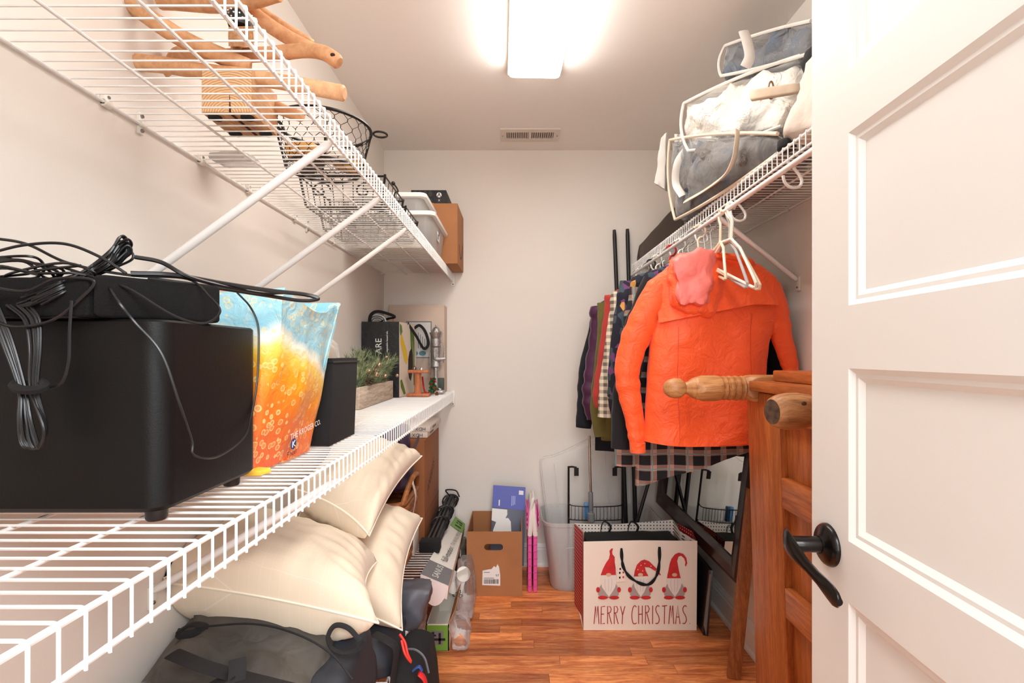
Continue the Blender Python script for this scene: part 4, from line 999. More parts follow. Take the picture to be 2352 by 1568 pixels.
obj('drawstring_end', MB().softbox([P(905, 1452, 1.60), P(930, 1452, 1.60), P(932, 1450, 1.66), P(905, 1450, 1.66), P(903, 1405, 1.61), P(935, 1408, 1.61), P(935, 1408, 1.66), P(903, 1405, 1.66)], 8, .4, .008, 24, 9), MAT['dark_nylon'], stf, ang=80)

# --- wicker hamper, purple bag, tall carton
MAT['wicker'] = wood('wicker', lin(190, 120, 62), lin(128, 72, 34), (3, 3, 3), .55, 0, 5)
wk = thing('wicker_basket', 'brown wicker basket with white ribbon on handle, half hidden', 'basket', (-.57, 2.12, ZB))
wx0, wx1, wy0, wy1, wz = -.735, -.452, 1.98, 2.30, .285
for k in range(12):
    z = ZB+.008+k*wz/12; f = .02*(1-k/12)
    pts = rrect(wx0+f, wx1-f, wy0+f, wy1-f, z, .05, 4)
    pts = [Vector(p)+Vector((.004*math.sin(i*1.57+k*3.14), .004*math.cos(i*1.57+k*3.14), 0)) for i, p in enumerate(pts)]
    obj('weave_row', MB().tube(pts, .0115, 6, True), MAT['wicker'], wk)
for i, p in enumerate(rrect(wx0+.01, wx1-.01, wy0+.01, wy1-.01, ZB+.004, .05, 3)):
    obj('stake', MB().tube([p, (p[0], p[1], ZB+wz+.01)], .006, 6), MAT['wicker'], wk)
obj('rim', MB().tube(rrect(wx0, wx1, wy0, wy1, ZB+wz+.008, .05, 5), .012, 8, True), MAT['wicker'], wk)
obj('handle', MB().tube(bez([(wx1-.004, 2.0, ZB+wz+.005), (wx1+.012, 2.06, ZB+wz+.075), (wx1+.016, 2.14, ZB+wz+.095), (wx1+.012, 2.22, ZB+wz+.075), (wx1-.004, 2.28, ZB+wz+.005)], 7), .011, 8), MAT['wicker'], wk)
obj('ribbon', MB().tube(bez([(wx1+.028, 2.05, ZB+wz+.085), (wx1+.034, 2.08, ZB+wz+.02), (wx1+.02, 2.09, ZB+wz-.06), (wx1+.012, 2.10, ZB+wz-.12)], 6), .012, 8, False, .15, (1, 0, 0)), pm('white_ribbon', (232, 216, 202), .6), wk)
pu = thing('purple_bag', 'dark purple duffel bag squeezed in under the middle shelf', 'bag', (-.58, 2.15, .64))
obj('body', MB().softbox([(-.72, 2.03, .642), (-.455, 2.03, .642), (-.455, 2.30, .642), (-.72, 2.30, .642), (-.72, 2.03, .945), (-.465, 2.03, .935), (-.465, 2.30, .935), (-.72, 2.30, .945)], 12, .38, .016, 12, 3), pm('purple_nylon', (62, 36, 74), .55, var=.3, bmp=.3, bscale=30), pu, ang=80)
obj('strap', MB().tube(bez([(-.447, 2.0, .76), (-.445, 2.1, .80), (-.445, 2.2, .83), (-.45, 2.31, .85)], 5), .016, 8, False, .12, (1, 0, 0)), pm('purple_strap', (72, 44, 74), .6), pu)
MAT['brown_card'] = pm('brown_card', (150, 92, 52), .8, var=.1, vscale=6, bmp=.08, bscale=40)
tcx = carton('tall_carton', 'tall dark-brown cardboard carton standing on the lowest shelf at back', -.755, -.432, 2.36, 2.79, ZB+.001, .828, 'brown_card')
obj('lettering', text_mb('ANGLES', .062, V(-.4315, 2.44, .55), (0, 1, .55), (0, -.3, 1)), pm('faded_ink', (74, 44, 28), .8), tcx, smooth=False)
obj('crease', MB().box(-.4322, -.4312, 2.36, 2.79, .47, .473), pm('crease_dark', (112, 64, 34), .8), tcx, smooth=False)
for k, (z0, dx, lb) in enumerate(((.8295, 0, 'lower of two flat white boxes on top of tall carton'), (.857, .012, 'upper of two flat white boxes under the middle shelf'))):
    hx = carton('flat_white_box', lb, -.62+dx, -.430+dx, 2.42+dx, 2.78, z0, z0+.0265, 'white_box') if 'white_box' in MAT else None
    if hx is None:
        MAT['white_box'] = pm('white_box', (226, 212, 200), .6)
        hx = carton('flat_white_box', lb, -.62+dx, -.430+dx, 2.42+dx, 2.78, z0, z0+.0265, 'white_box')
    hx['group'] = 'flat white boxes on the carton'
    obj('lettering', text_mb('HDX', .024, V(-.452+dx, 2.42+dx-.0006, z0+.0215), (-1, 0, 0), (0, 0, -1)), MAT['dark_print'], hx, smooth=False)
    mb = MB().box(-.4302+dx, -.4296+dx, 2.50, 2.60, z0+.008, z0+.020); obj('dark_mark', mb, MAT['grey_print'], hx, smooth=False)

# --- folded black tripod chair bundle
tp = thing('folded_stand', 'folded black metal stand wrapped with its cord on lowest shelf', 'stand', (-.40, 2.55, ZB))
A_ = V(-.388, 2.27, ZB+.034); B_ = V(-.372, 2.86, ZB+.070)
ax_ = (B_-A_).normalized(); sd_ = ax_.cross(V(0, 0, 1)).normalized(); up_ = sd_.cross(ax_)
for dx, dz in ((-.027, -.012), (-.009, -.014), (.010, -.013), (.027, -.010), (-.018, .012), (.003, .014), (.021, .012)):
    obj('tube', MB().tube([A_+sd_*dx+up_*dz, B_+sd_*dx*.9+up_*dz], .0105, 8), MAT['black'], tp)
for t, n_ in ((.38, 3), (.62, 4), (.93, 3)):
    for k in range(n_):
        c_ = A_.lerp(B_, t + k*.022 + .01*math.sin(k*5))
        obj('cord_wrap', MB().tube([c_ + sd_*.042*math.cos(a)+up_*.034*math.sin(a)+ax_*.018*math.sin(a+k) for a in [2*math.pi*i/16 for i in range(16)]], .004, 5, True), MAT['cable'], tp)
obj('foot_block', MB().obox(A_ - ax_*.01, sd_*.046, ax_*.028, up_*.026), MAT['black_fabric'], tp, bevel=.006)
obj('cord_end', MB().tube(bez([B_-ax_*.04+up_*.03, B_+up_*.05-sd_*.03, B_-ax_*.02+up_*.055+sd_*.03, B_-ax_*.05+sd_*.055+up_*.03], 6), .004, 6), MAT['cable'], tp)
swb = carton('small_printed_box', 'small white printed box between pillow and folded stand', -.488, -.452, 2.22, 2.32, ZB+.001, ZB+.095, 'white_box')
swb_mb = MB(); Plane2((-.488, 2.22, ZB), (1, 0, 0), (0, 0, 1)).poly(swb_mb, [(.005, .03), (.030, .03), (.030, .07), (.005, .07)], .0006); obj('print_panel', swb_mb, MAT['grey_print'], swb, smooth=False)

# ================================================================== floor under the shelf edge
# --- green/white lamp box on the floor
MAT['box_white'] = pm('printed_white', (232, 226, 216), .5)
MAT['green_card'] = pm('green_card', (112, 158, 58), .5)
gx = thing('green_labelled_box', 'open carton on floor with bright green end label', 'box', (-.325, 2.2, 0))
g0, g1, gy0, gy1 = -.372, -.279, 2.075, 2.40
gz = .112
for bx_ in ((g0, g1, gy0, gy0+.004, .001, gz), (g0, g1, gy1-.004, gy1, .001, gz), (g0, g0+.004, gy0, gy1, .001, gz), (g1-.004, g1, gy0, gy1, .001, gz), (g0, g1, gy0, gy1, .0005, .004)):
    obj('side', MB().box(*bx_), MAT['box_white'], gx, smooth=False)
obj('flap', MB().prism([(g1-.003, gy0, gz), (g1-.003, gy1-.08, gz), (g1+.022, gy1-.08, gz+.06), (g1+.022, gy0+.02, gz+.05)], (.003, 0, 0)), MAT['cardboard'], gx, smooth=False)
gp = Plane2((g0, gy0, 0), (1, 0, 0), (0, 0, 1))
mb = MB(); gp.poly(mb, [(.001, .003), (.089, .003), (.089, .108), (.001, .108)], .0006); gl = obj('green_label', mb, MAT['green_card'], gx, smooth=False)
mb = MB(); gp.poly(mb, [(.020, .026), (.068, .026), (.072, .082), (.018, .086)], .0012); gw = obj('label_patch', mb, MAT['grey_print'], gl, smooth=False)
for q in ([(.008, .044), (.078, .044), (.078, .054), (.008, .054)], [(.022, .030), (.032, .030), (.032, .080), (.022, .080)], [(.050, .030), (.060, .030), (.060, .076), (.050, .076)], [(.008, .062), (.040, .062), (.040, .069), (.008, .069)]):
    mb = MB(); gp.poly(mb, q, .0018); obj('bracket_print', mb, MAT['dark_print'], gl, smooth=False)
# --- white and grey wall-mount box leaning along the shelf lip
wm = thing('wall_mount_box', 'long white and grey wall-mount box leaning along lowest shelf', 'box', (-.325, 2.4, .115))
a0 = P(966, 1318, 1.98); a1 = P(1030, 1345, 1.98); far0 = P(1046, 1186, 2.80); far1 = P(1068, 1203, 2.80); dn = V(-.006, 0, -.055)
def face_box(p0, p1, q0, q1, d): return MB().add([p0, p1, q1, q0, p0+d, p1+d, q1+d, q0+d], [(0,1,2,3), (7,6,5,4), (0,4,5,1), (1,5,6,2), (2,6,7,3), (3,7,4,0)])
obj('body', face_box(a0, a1, far0, far1, dn), MAT['box_white'], wm, bevel=.001)
mid0 = a0.lerp(far0, .19); mid1 = a1.lerp(far1, .19)
upn = (a1-a0).cross(far0-a0).normalized()
if upn.z < 0: upn = -upn
obj('grey_band', MB().prism([a0+upn*.001, a1+upn*.001, mid1+upn*.001, mid0+upn*.001], upn*.0006), MAT['grey_print'], wm, smooth=False)
f80 = a0.lerp(far0, .80); f81 = a1.lerp(far1, .80)
obj('green_band', MB().prism([f80+upn*.001, f81+upn*.001, far1+upn*.001, far0+upn*.001], upn*.0006), MAT['green_card'], wm, smooth=False)
along = (far0-a0).normalized(); across = (a0-a1).normalized()
c_ = a1 + (a0-a1)*.42 + along*.02
obj('lettering', text_mb('SANUS', .040, c_+upn*.0018, along, across), MAT['white_print'], wm, smooth=False)
obj('lettering', text_mb('full-motion', .042, a1 + (a0-a1)*.40 + along*.20 + upn*.0012, along, across), MAT['dark_print'], wm, smooth=False)
obj('lettering', text_mb('TV WALL MOUNT', .030, a1 + (a0-a1)*.42 + along*.41 + upn*.0012, along, across), MAT['grey_print'], wm, smooth=False)
for t in (.845, .90, .94):
    q0 = a0.lerp(far0, t)*.72 + a1.lerp(far1, t)*.28; q1 = a0.lerp(far0, t)*.22 + a1.lerp(far1, t)*.78
    obj('bracket_print', MB().prism([q0+upn*.0018, q1+upn*.0018, q1+upn*.0018+along*.018, q0+upn*.0018+along*.018], upn*.0004), MAT['dark_print'], wm, smooth=False)
dv_ = dn.normalized()
obj('round_insert', MB().prism([a0 + (a1-a0)*(.02+.96*(0.5-.5*math.cos(math.pi*k/12))) + dn*(2.0*math.sin(math.pi*k/12))*.9 - along*.004 for k in range(13)], along*.003), pm('pink_white_card', (240, 222, 218), .6), wm, smooth=False)
# --- clear bags of parts
def film_bag(label, c8, seed, content=None, amp=.02):
    r = thing('plastic_bag', label, 'plastic bag', sum((Vector(p) for p in c8[:4]), Vector((0,0,0)))/4, 'clear plastic bags on the floor')
    obj('film', MB().softbox(c8, 12, .35, amp, 20, seed), MAT['film'], r, ang=60)
    return r
def bag8(x0, x1, y0, y1, z0, z1, dx=0): return [(x0, y0, z0), (x1, y0, z0), (x1, y1, z0), (x0, y1, z0), (x0+dx, y0, z1), (x1+dx, y0, z1), (x1+dx, y1, z1), (x0+dx, y1, z1)]
f1 = film_bag('crumpled clear bag of white parts beside wall-mount box', bag8(-.268, -.195, 2.28, 2.56, .003, .225, -.02), 2)
for k, (qx, qy, Yq, rr) in enumerate(((1063, 1318, 2.36, .034), (1040, 1350, 2.36, .026))):
    obj('white_disc', MB().lathe([(rr, 0), (rr, .012), (rr*.8, .014)], P(qx, qy, Yq), (.35, -.85, .35), 20), MAT['white_plastic'], f1)
obj('printed_card', MB().prism([P(1022, 1345, 2.36), P(1058, 1372, 2.36), P(1070, 1330, 2.37), P(1040, 1306, 2.37)], (0, .002, 0)), MAT['white_print'], f1, smooth=False)
obj('lettering', text_mb('og', .05, P(1040, 1372, 2.345), (1, 0, .35), (-.35, 0, 1)), MAT['dark_print'], f1, smooth=False)
film_bag('flat clear film scrap on floor right of green-label box', bag8(-.268, -.195, 2.06, 2.25, .002, .10, -.012), 5)
film_bag('clear film bag bunched left of green-label box', bag8(-.43, -.376, 1.95, 2.12, .003, .21, .0), 7)
cp_ = thing('crumpled_scrap', 'dark crumpled packaging between wall-mount box and open carton', 'packaging', (-.29, 2.78, 0))
obj('body', MB().softbox(bag8(-.33, -.265, 2.66, 2.88, .003, .20), 8, .3, .02, 18, 11), pm('foil_scrap', (112, 104, 92), .3, .4, var=.5, vscale=30), cp_, ang=50)

# ================================================================== middle of the floor
# --- open cardboard box with blue product box
ob = thing('open_cardboard_box', 'open brown cardboard box with hand hole and barcode sticker', 'box', (-.11, 2.72, 0))
ox0, ox1, oy0, oy1, oz = -.252, .032, 2.545, 2.885, .330
t_ = .005
# front wall with hand hole
hx0, hx1, hz0, hz1 = -.162, -.066, .234, .268
fw = MB()
for bx_ in ((ox0, hx0, 0.0005, oz), (hx1, ox1, 0.0005, oz), (hx0, hx1, 0.0005, hz0), (hx0, hx1, hz1, oz)): fw.box(bx_[0], bx_[1], oy0, oy0+t_, bx_[2], bx_[3])
for sx_, s_ in ((hx0, 1), (hx1, -1)):     # rounded ends of the hole
    for zz, zs_ in ((hz0, 1), (hz1, -1)):
        fan = [(sx_, oy0, zz)] + [(sx_ + s_*.016*(1-math.cos(a)), oy0, zz + zs_*.016*(1-math.sin(a))) for a in [math.pi/2*k/5 for k in range(6)]]
        fan = [(sx_, oy0, zz)] + [(sx_ + s_*.016*(1-math.sin(a)), oy0, zz + zs_*.016*(1-math.cos(a))) for a in [math.pi/2*k/5 for k in range(6)]]
        fw.prism(fan, (0, t_, 0))
obj('front_wall', fw, MAT['cardboard'], ob, smooth=False)
obj('back_wall', MB().box(ox0, ox1, oy1-t_, oy1, .0005, oz), MAT['cardboard'], ob, smooth=False)
obj('side_wall', MB().box(ox0, ox0+t_, oy0+t_, oy1-t_, .0005, oz), MAT['cardboard'], ob, smooth=False)
obj('side_wall', MB().box(ox1-t_, ox1, oy0+t_, oy1-t_, .0005, oz), MAT['cardboard'], ob, smooth=False)
obj('bottom', MB().box(ox0+t_, ox1-t_, oy0+t_, oy1-t_, .0005, .006), MAT['cardboard'], ob, smooth=False)
fp = Plane2((ox0, oy0, 0), (1, 0, 0), (0, 0, 1))
mb = MB(); fp.poly(mb, [(.080, .058), (.172, .055), (.172, .108), (.166, .150), (.158, .165), (.150, .148), (.140, .155), (.128, .140), (.112, .138), (.082, .132)], .0005)
stk = obj('sticker', mb, MAT['white_print'], ob, smooth=False)
xx = .088
rb2 = random.Random(8)
while xx < .160:
    w = rb2.choice((.0012, .002, .0035)); mb = MB(); fp.poly(mb, [(xx, .065), (xx+w, .065), (xx+w, .088), (xx, .088)], .0010); obj('barcode_bar', mb, MAT['dark_print'], stk, smooth=False); xx += w+rb2.choice((.0012, .0022))
obj('lettering', text_mb('97', .018, fp.p(.148, .101, .0010), fp.ux, fp.uy), MAT['dark_print'], stk, smooth=False)
mb = MB(); fp.poly(mb, [(.088, .092), (.140, .092), (.140, .095), (.088, .095)], .001); obj('text_line', mb, MAT['grey_print'], stk, smooth=False)
mb = MB(); fp.poly(mb, [(.088, .122), (.118, .122), (.118, .125), (.088, .125)], .001); obj('text_line', mb, MAT['grey_print'], stk, smooth=False)
# blue product box
MAT['royal'] = pm('royal_blue_card', (74, 84, 176), .45); MAT['slate_card'] = pm('slate_card', (92, 96, 112), .5)
rbx = thing('blue_product_box', 'slim blue and slate product box leaning in cardboard box', 'box', (-.04, 2.72, .006))
U0 = P(1120, 1300, 2.74); 
pA = P(1133, 1114, 2.80); pB = P(1207, 1119, 2.80); pC = P(1203, 1300, 2.70); pD = P(1124, 1300, 2.70)
nn_ = (pB-pA).cross(pD-pA).normalized()
if nn_.y > 0: nn_ = -nn_
obj('body', MB().prism([pA, pB, pC, pD], -nn_*.045), MAT['slate_card'], rbx, bevel=.001)
lerp2 = lambda u, v: pA.lerp(pB, u).lerp(pD.lerp(pC, u), v)
obj('blue_half', MB().prism([lerp2(0, -.002)+nn_*.0004, lerp2(1, -.002)+nn_*.0004, lerp2(1, .30)+nn_*.0004, lerp2(0, .275)+nn_*.0004], nn_*.0005), MAT['royal'], rbx, smooth=False)
obj('device_print', MB().prism([lerp2(*q)+nn_*.0004 for q in ((.0, .29), (.46, .30), (.47, .36), (.40, .42), (.20, .47), (.0, .44))], nn_*.0005), MAT['white_print'], rbx, smooth=False)
obj('device_print', MB().prism([lerp2(*q)+nn_*.0010 for q in ((.08, .66), (.06, .56), (.14, .46), (.30, .41), (.50, .405), (.58, .45), (.62, .66))], nn_*.0005), MAT['white_print'], rbx, smooth=False)
obj('badge', MB().prism([lerp2(*q)+nn_*.0010 for q in ((.80, .045), (.94, .048), (.94, .10), (.80, .10))], nn_*.0005), MAT['white_print'], rbx, smooth=False)
dx_ = (pB-pA).normalized(); dz_ = (pA-pD).normalized()
obj('text_line', MB().prism([lerp2(.19, .255)+nn_*.001, lerp2(.225, .255)+nn_*.001, lerp2(.225, .18)+nn_*.001, lerp2(.19, .18)+nn_*.001], nn_*.0004), MAT['white_print'], rbx, smooth=False)
for k in range(3):
    q = .58 + k*.045
    obj('text_line', MB().prism([lerp2(q, .25-.01*k)+nn_*.001, lerp2(q+.022, .25-.01*k)+nn_*.001, lerp2(q+.022, .12)+nn_*.001, lerp2(q, .12)+nn_*.001], nn_*.0004), pm('pale_blue_print', (176, 182, 226), .5), rbx, smooth=False)
# --- folded pink step stool
MAT['pink'] = pm('pink_plastic', (232, 92, 168), .4); MAT['white_gl'] = pm('white_gloss_plastic', (238, 230, 224), .35)
ss = thing('folding_stool', 'folded pink and white plastic step stool standing on edge', 'step stool', (.085, 2.70, 0))
for sx0 in (.062, .090):
    body_ = obj('leg_panel', MB().box(sx0, sx0+.020, 2.585, 2.80, .001, .42), MAT['pink'], ss, bevel=.004)
    for k in range(9):
        obj('rib', MB().box(sx0-.001, sx0+.021, 2.583, 2.60, .03+k*.036, .033+k*.036), pm('deep_pink_joint', (206, 66, 140), .5) if 'pj' not in MAT else MAT['pj'], body_, smooth=False)  # ribs in a deeper pink than the leg panel
for s_, sx0 in ((-1, .058), (1, .088)):
    obj('top_half', MB().softbox([(sx0, 2.575, .285), (sx0+.027, 2.575, .285), (sx0+.027, 2.80, .285), (sx0, 2.80, .285), (.072 if s_ < 0 else .078, 2.58, .47), (.094 if s_ < 0 else .100, 2.58, .47), (.094 if s_ < 0 else .100, 2.80, .47), (.072 if s_ < 0 else .078, 2.80, .47)], 8, .25), MAT['white_gl'], ss)
obj('handle', MB().tube(bez([(.080, 2.585, .44), (.086, 2.583, .475), (.092, 2.60, .488), (.092, 2.70, .49)], 5), .009, 8), MAT['white_gl'], ss)
for sx0 in (.055, .115):
    for k in range(4): obj('grip_ridge', MB().box(sx0, sx0+.006, 2.582, 2.79, .33+k*.028, .342+k*.028), MAT['pink'], ss, bevel=.001)
# --- big clear tub with things in it
tub = thing('storage_tub', 'large frosted plastic storage tub against the back wall', 'storage tub', (.45, 2.71, 0))
def tubring(z, i, r=.07): return rrect(.135+i, .765-i, 2.545+i, 2.885-i*.3, z, r, 5)
obj('body', MB().loft([tubring(.001, .055), tubring(.012, .05), tubring(.345, .010), tubring(.350, .003), tubring(.368, 0), tubring(.370, .006), tubring(.345, .014), tubring(.014, .055)]), MAT['milky'], tub)
obj('groove', MB().tube(bez([(.236, 2.594, .02), (.240, 2.582, .16), (.246, 2.572, .215), (.262, 2.570, .235), (.30, 2.566, .24)], 6), .003, 6), MAT['milky'], tub)
MAT['lid'] = clear('tub_lid_plastic', (0.88, 0.86, 0.84, 1), 0.07, 0.2)
lid = thing('tub_lid', 'clear tub lid standing upright inside the frosted storage tub', 'lid', P(1340, 1195, 2.83))
l0, l1, l2, l3 = P(1262, 1230, 2.80), P(1240, 1055, 2.86), P(1425, 1002, 2.875), P(1440, 1230, 2.80)
ln = (l2-l1).cross(l0-l1).normalized()
if ln.y > 0: ln = -ln
obj('panel', MB().prism([l0, l1, l2, l3], ln*.003), MAT['lid'], lid, smooth=False)
rimp = bez([l0, l1*.85+l0*.15, l1*.96+l2*.04, l1*.8+l2*.2, l2, l3], 5)
obj('rim', MB().tube(rimp, .006, 6), MAT['lid'], lid)
for u in (.16, .80): obj('rib', MB().tube([l1.lerp(l2, u)*.9+l0.lerp(l3, u)*.1+ln*.003, l0.lerp(l3, u)+ln*.003], .0025, 5), MAT['lid'], lid)
# over-door organiser
org = thing('over_door_rack', 'black over-door rack with wire basket standing in the tub', 'rack', (.43, 2.75, .02))
for x_ in (.290, .586):
    obj('upright', MB().tube([(x_, 2.745, .016), (x_, 2.745, .62)], .0058, 8), MAT['black_wire'], org)
    s_ = 1 if x_ < .4 else -1
    obj('door_hook', MB().tube([(x_, 2.745, .615), (x_+s_*.02, 2.745, .617), (x_+s_*.045, 2.742, .612)], .0055, 6).box(min(x_+s_*.030, x_+s_*.055), max(x_+s_*.030, x_+s_*.055), 2.738, 2.743, .568, .612), MAT['black_wire'], org)
for z_, n_ in ((.425, 'basket_rim'), (.335, 'basket_base')):
    sag = .03 if n_ == 'basket_rim' else 0
    obj(n_, MB().tube(bez([(.290, 2.745, z_+.004), (.305, 2.715, z_-sag*.4), (.44, 2.705, z_-sag*.55), (.572, 2.715, z_-sag*.4), (.586, 2.745, z_+.004)], 5), .003, 6), MAT['black_wire'], org)
for k in range(15):
    x_ = .302+k*.0195
    obj('basket_wire', MB().tube([(x_, 2.712, .412), (x_, 2.708, .338), (x_, 2.745, .333)], .0014, 5), MAT['black_wire'], org)
MAT['sky'] = pm('sky_card', (84, 140, 190), .5)
carton('blue_packet', 'small blue packet in the black over-door rack basket', .372, .412, 2.714, 2.737, .339, .424, 'sky')
# mop pole
mp = thing('mop_pole', 'telescopic mop pole, silver tube with grey handle, in tub', 'mop', P(1362, 1330, 2.67))
e0, e1 = P(1353, 1000, 2.60), P(1362, 1335, 2.67)
obj('silver_tube', MB().tube([e0, e0.lerp(e1, .50)], .0072, 12), MAT['steel'], mp)
MAT['mop_grey'] = pm('mop_grey', (122, 122, 124), .5)
obj('grey_sleeve', MB().tube([e0.lerp(e1, x) for x in (.38, .385, .50, .505)], [.010, .0125, .0125, .0105], 12), MAT['mop_grey'], mp)
obj('grey_grip', MB().tube([e0.lerp(e1, x) for x in (.50, .52, .525, .58, .585, .98)], [.0105, .0115, .018, .019, .0105, .011], 12), MAT['mop_grey'], mp)
# black poles
def pole(label, a, b, r0, r1):
    o = obj('black_pole', MB().tube([a, a.lerp(b, .02), b.lerp(a, .01), b], [r0*.8, r0, r1, r1*.9], 12), MAT['black'], label=label, cat='pole', group='black poles behind the clothes')
pole('left one of two tall black poles leaning on back wall', P(1411, 528, 2.895), P(1441, 1290, 2.80), .0115, .0125)
pole('right one of two tall black poles leaning on back wall', P(1441, 526, 2.895), P(1462, 1290, 2.81), .0115, .0125)
pole('short slanting black pole in the right half of tub', P(1532, 960, 2.80), P(1452, 1238, 2.70), .009, .010)
# ================================================================== gift bag
gb_ = thing('gift_bag', 'white Christmas gift bag with three gnomes and red dotted side', 'gift bag', (.555, 2.35, 0))
gx0, gx1, gy0, gy1, gz1 = .302, .808, 2.23, 2.475, .402
MAT['bag_white'] = pm('gift_white_paper', (244, 230, 214), .45)
def dotted(name, base_, dot, scale, size):
    m, nt, b = new_mat(name)
    vec = coords(nt, scale)
    vo = node(nt, 'ShaderNodeTexVoronoi', feature='F1'); vo.inputs['Randomness'].default_value = 0.0; vo.inputs['Scale'].default_value = 1.0
    nt.links.new(vec, vo.inputs['Vector'])
    nt.links.new(ramp(nt, vo.outputs['Distance'], [(size, dot), (size+.03, base_)], 'CONSTANT'), b.inputs['Base Color']); b.inputs['Roughness'].default_value = .5
    return m
MAT['dots_red'] = dotted('red_dotted_paper', lin(176, 30, 36), lin(240, 200, 190), (0, 58, 58), .17)
MAT['dots_white'] = dotted('white_dotted_paper', lin(240, 228, 216), lin(60, 50, 48), (62, 0, 62), .17)
W_ = .0015
front = MB().prism([(gx0, gy0, .001), (gx1, gy0, .001), (gx1+.002, gy0-.004, gz1), ((gx0+gx1)/2, gy0-.007, gz1+.004), (gx0, gy0-.004, gz1-.003)], (0, W_, 0))
obj('front_panel', front, MAT['bag_white'], gb_, smooth=False)
obj('back_panel', MB().prism([(gx0-.012, gy1, .001), (gx1, gy1, .001), (gx1-.03, gy1, gz1+.012), (gx0+.15, gy1, gz1-.014), (gx0-.012, gy1, gz1-.005)], (0, W_, 0)), MAT['bag_white'], gb_, smooth=False)
obj('back_cuff', MB().prism([(gx0-.010, gy1-.001, gz1-.06), (gx1-.02, gy1-.001, gz1-.055), (gx1-.03, gy1-.001, gz1+.012), (gx0+.15, gy1-.001, gz1-.014), (gx0-.010, gy1-.001, gz1-.005)], (0, -W_, 0)), MAT['dots_white'], gb_, smooth=False)
def side(xa, xb, dx):      # gusset folded inwards along the middle
    ym = (gy0+gy1)/2
    mb = MB().add([(xa, gy0, .001), (xa+dx, ym, .001), (xb, gy1, .001), (xb, gy1, gz1-.006), (xa+dx*2.2, ym, gz1-.004), (xa, gy0-.003, gz1-.003)], [(0, 1, 4, 5), (1, 2, 3, 4)])
    return mb
obj('side_gusset', side(gx0, gx0-.012, .006), MAT['dots_red'], gb_, smooth=False)
obj('side_gusset', side(gx1, gx1-.004, .012), MAT['dots_red'], gb_, smooth=False)
obj('side_cuff', MB().add([(gx0+.002, gy0, gz1-.055), (gx0+.012, (gy0+gy1)/2, gz1-.055), (gx0-.008, gy1, gz1-.055), (gx0-.008, gy1, gz1-.005), (gx0+.02, (gy0+gy1)/2, gz1-.003), (gx0+.003, gy0-.002, gz1-.002)], [(0, 1, 4, 5), (1, 2, 3, 4)]), MAT['dots_white'], gb_, smooth=False)
obj('side_cuff', MB().add([(gx1-.002, gy0, gz1-.055), (gx1-.03, (gy0+gy1)/2, gz1-.055), (gx1-.025, gy1, gz1-.055), (gx1-.028, gy1, gz1+.011), (gx1-.035, (gy0+gy1)/2, gz1+.0), (gx1-.001, gy0-.003, gz1-.001)], [(0, 1, 4, 5), (1, 2, 3, 4)]), MAT['dots_white'], gb_, smooth=False)
obj('bottom', MB().box(gx0, gx1, gy0+.002, gy1-.001, .0006, .002), MAT['bag_white'], gb_, smooth=False)
dk = thing('black_cloth', 'black folded cloth stuffed inside the gift bag', 'cloth', (.55, 2.35, .01))
obj('body', MB().softbox([(gx0+.012, gy0+.006, .004), (gx1-.03, gy0+.006, .004), (gx1-.03, gy1-.006, .004), (gx0+.012, gy1-.006, .004), (gx0+.02, gy0+.006, .372), (gx1-.045, gy0+.006, .375), (gx1-.045, gy1-.006, .372), (gx0+.02, gy1-.006, .365)], 10, .12, .006, 16, 2), MAT['black_fabric'], dk, ang=80)
# ---- print on the front
pf = Plane2((gx0, gy0-.0055, 0), (1, 0, 0), (0, -.008, 1))
def gpx(px, py): return ((px-1340)/260*(gx1-gx0), (1448-py)/208*.402)
def gpts(l): return [gpx(*q) for q in l]
MAT['hat_red'] = pm('print_red', (206, 44, 46), .55, var=.15, vscale=30); MAT['beard'] = pm('print_beard', (236, 226, 216), .6); MAT['gnome_grey'] = pm('print_grey', (172, 156, 150), .6); MAT['nose'] = pm('print_nose', (222, 180, 150), .6); MAT['ink_red'] = pm('print_ink_red', (170, 50, 44), .55); MAT['beard_line'] = pm('print_beard_line', (190, 176, 168), .6)
def print_poly(nm, pts, mat, d=.0006):
    mb = MB(); pf.poly(mb, gpts(pts), d); return obj(nm, mb, MAT[mat], gb_, smooth=False)
def gnome(cx_, hat, w, top):
    b0 = 1375
    print_poly('body_print', [(cx_-21, 1348), (cx_-24, 1362), (cx_-18, 1371), (cx_+18, 1371), (cx_+24, 1362), (cx_+21, 1345), (cx_+12, 1330), (cx_-12, 1330)], 'gnome_grey', .0004)
    for s_ in (-1, 1):
        mb = MB(); x, y_ = gpx(cx_+s_*13, 1370); pf.disc(mb, x, y_, .022, .0085, .0008); obj('boot_print', mb, MAT['hat_red'], gb_, smooth=False)
        mb = MB(); x, y_ = gpx(cx_+s_*24, 1352); pf.disc(mb, x, y_, .0085, .012, .0008); obj('mitten_print', mb, MAT['hat_red'], gb_, smooth=False)
    print_poly('beard_print', [(cx_-w, 1318), (cx_+w, 1318), (cx_+w+3, 1330), (cx_+w-1, 1346), (cx_+8, 1358), (cx_+1, 1368), (cx_-5, 1360), (cx_-w+1, 1346), (cx_-w-3, 1330)], 'beard', .0010)
    for k in (-8, 0, 7):
        mb = MB(); pf.stroke(mb, gpts([(cx_+k, 1326), (cx_+k*1.1, 1340), (cx_+k*.7, 1356)]), .0012, .0014); obj('beard_line_print', mb, MAT['beard_line'], gb_, smooth=False)
    print_poly('hat_print', hat, 'hat_red', .0014)
    mb = MB(); x, y_ = gpx(cx_, 1317); pf.disc(mb, x, y_, .0115, .008, .0020); obj('nose_print', mb, MAT['nose'], gb_, smooth=False)
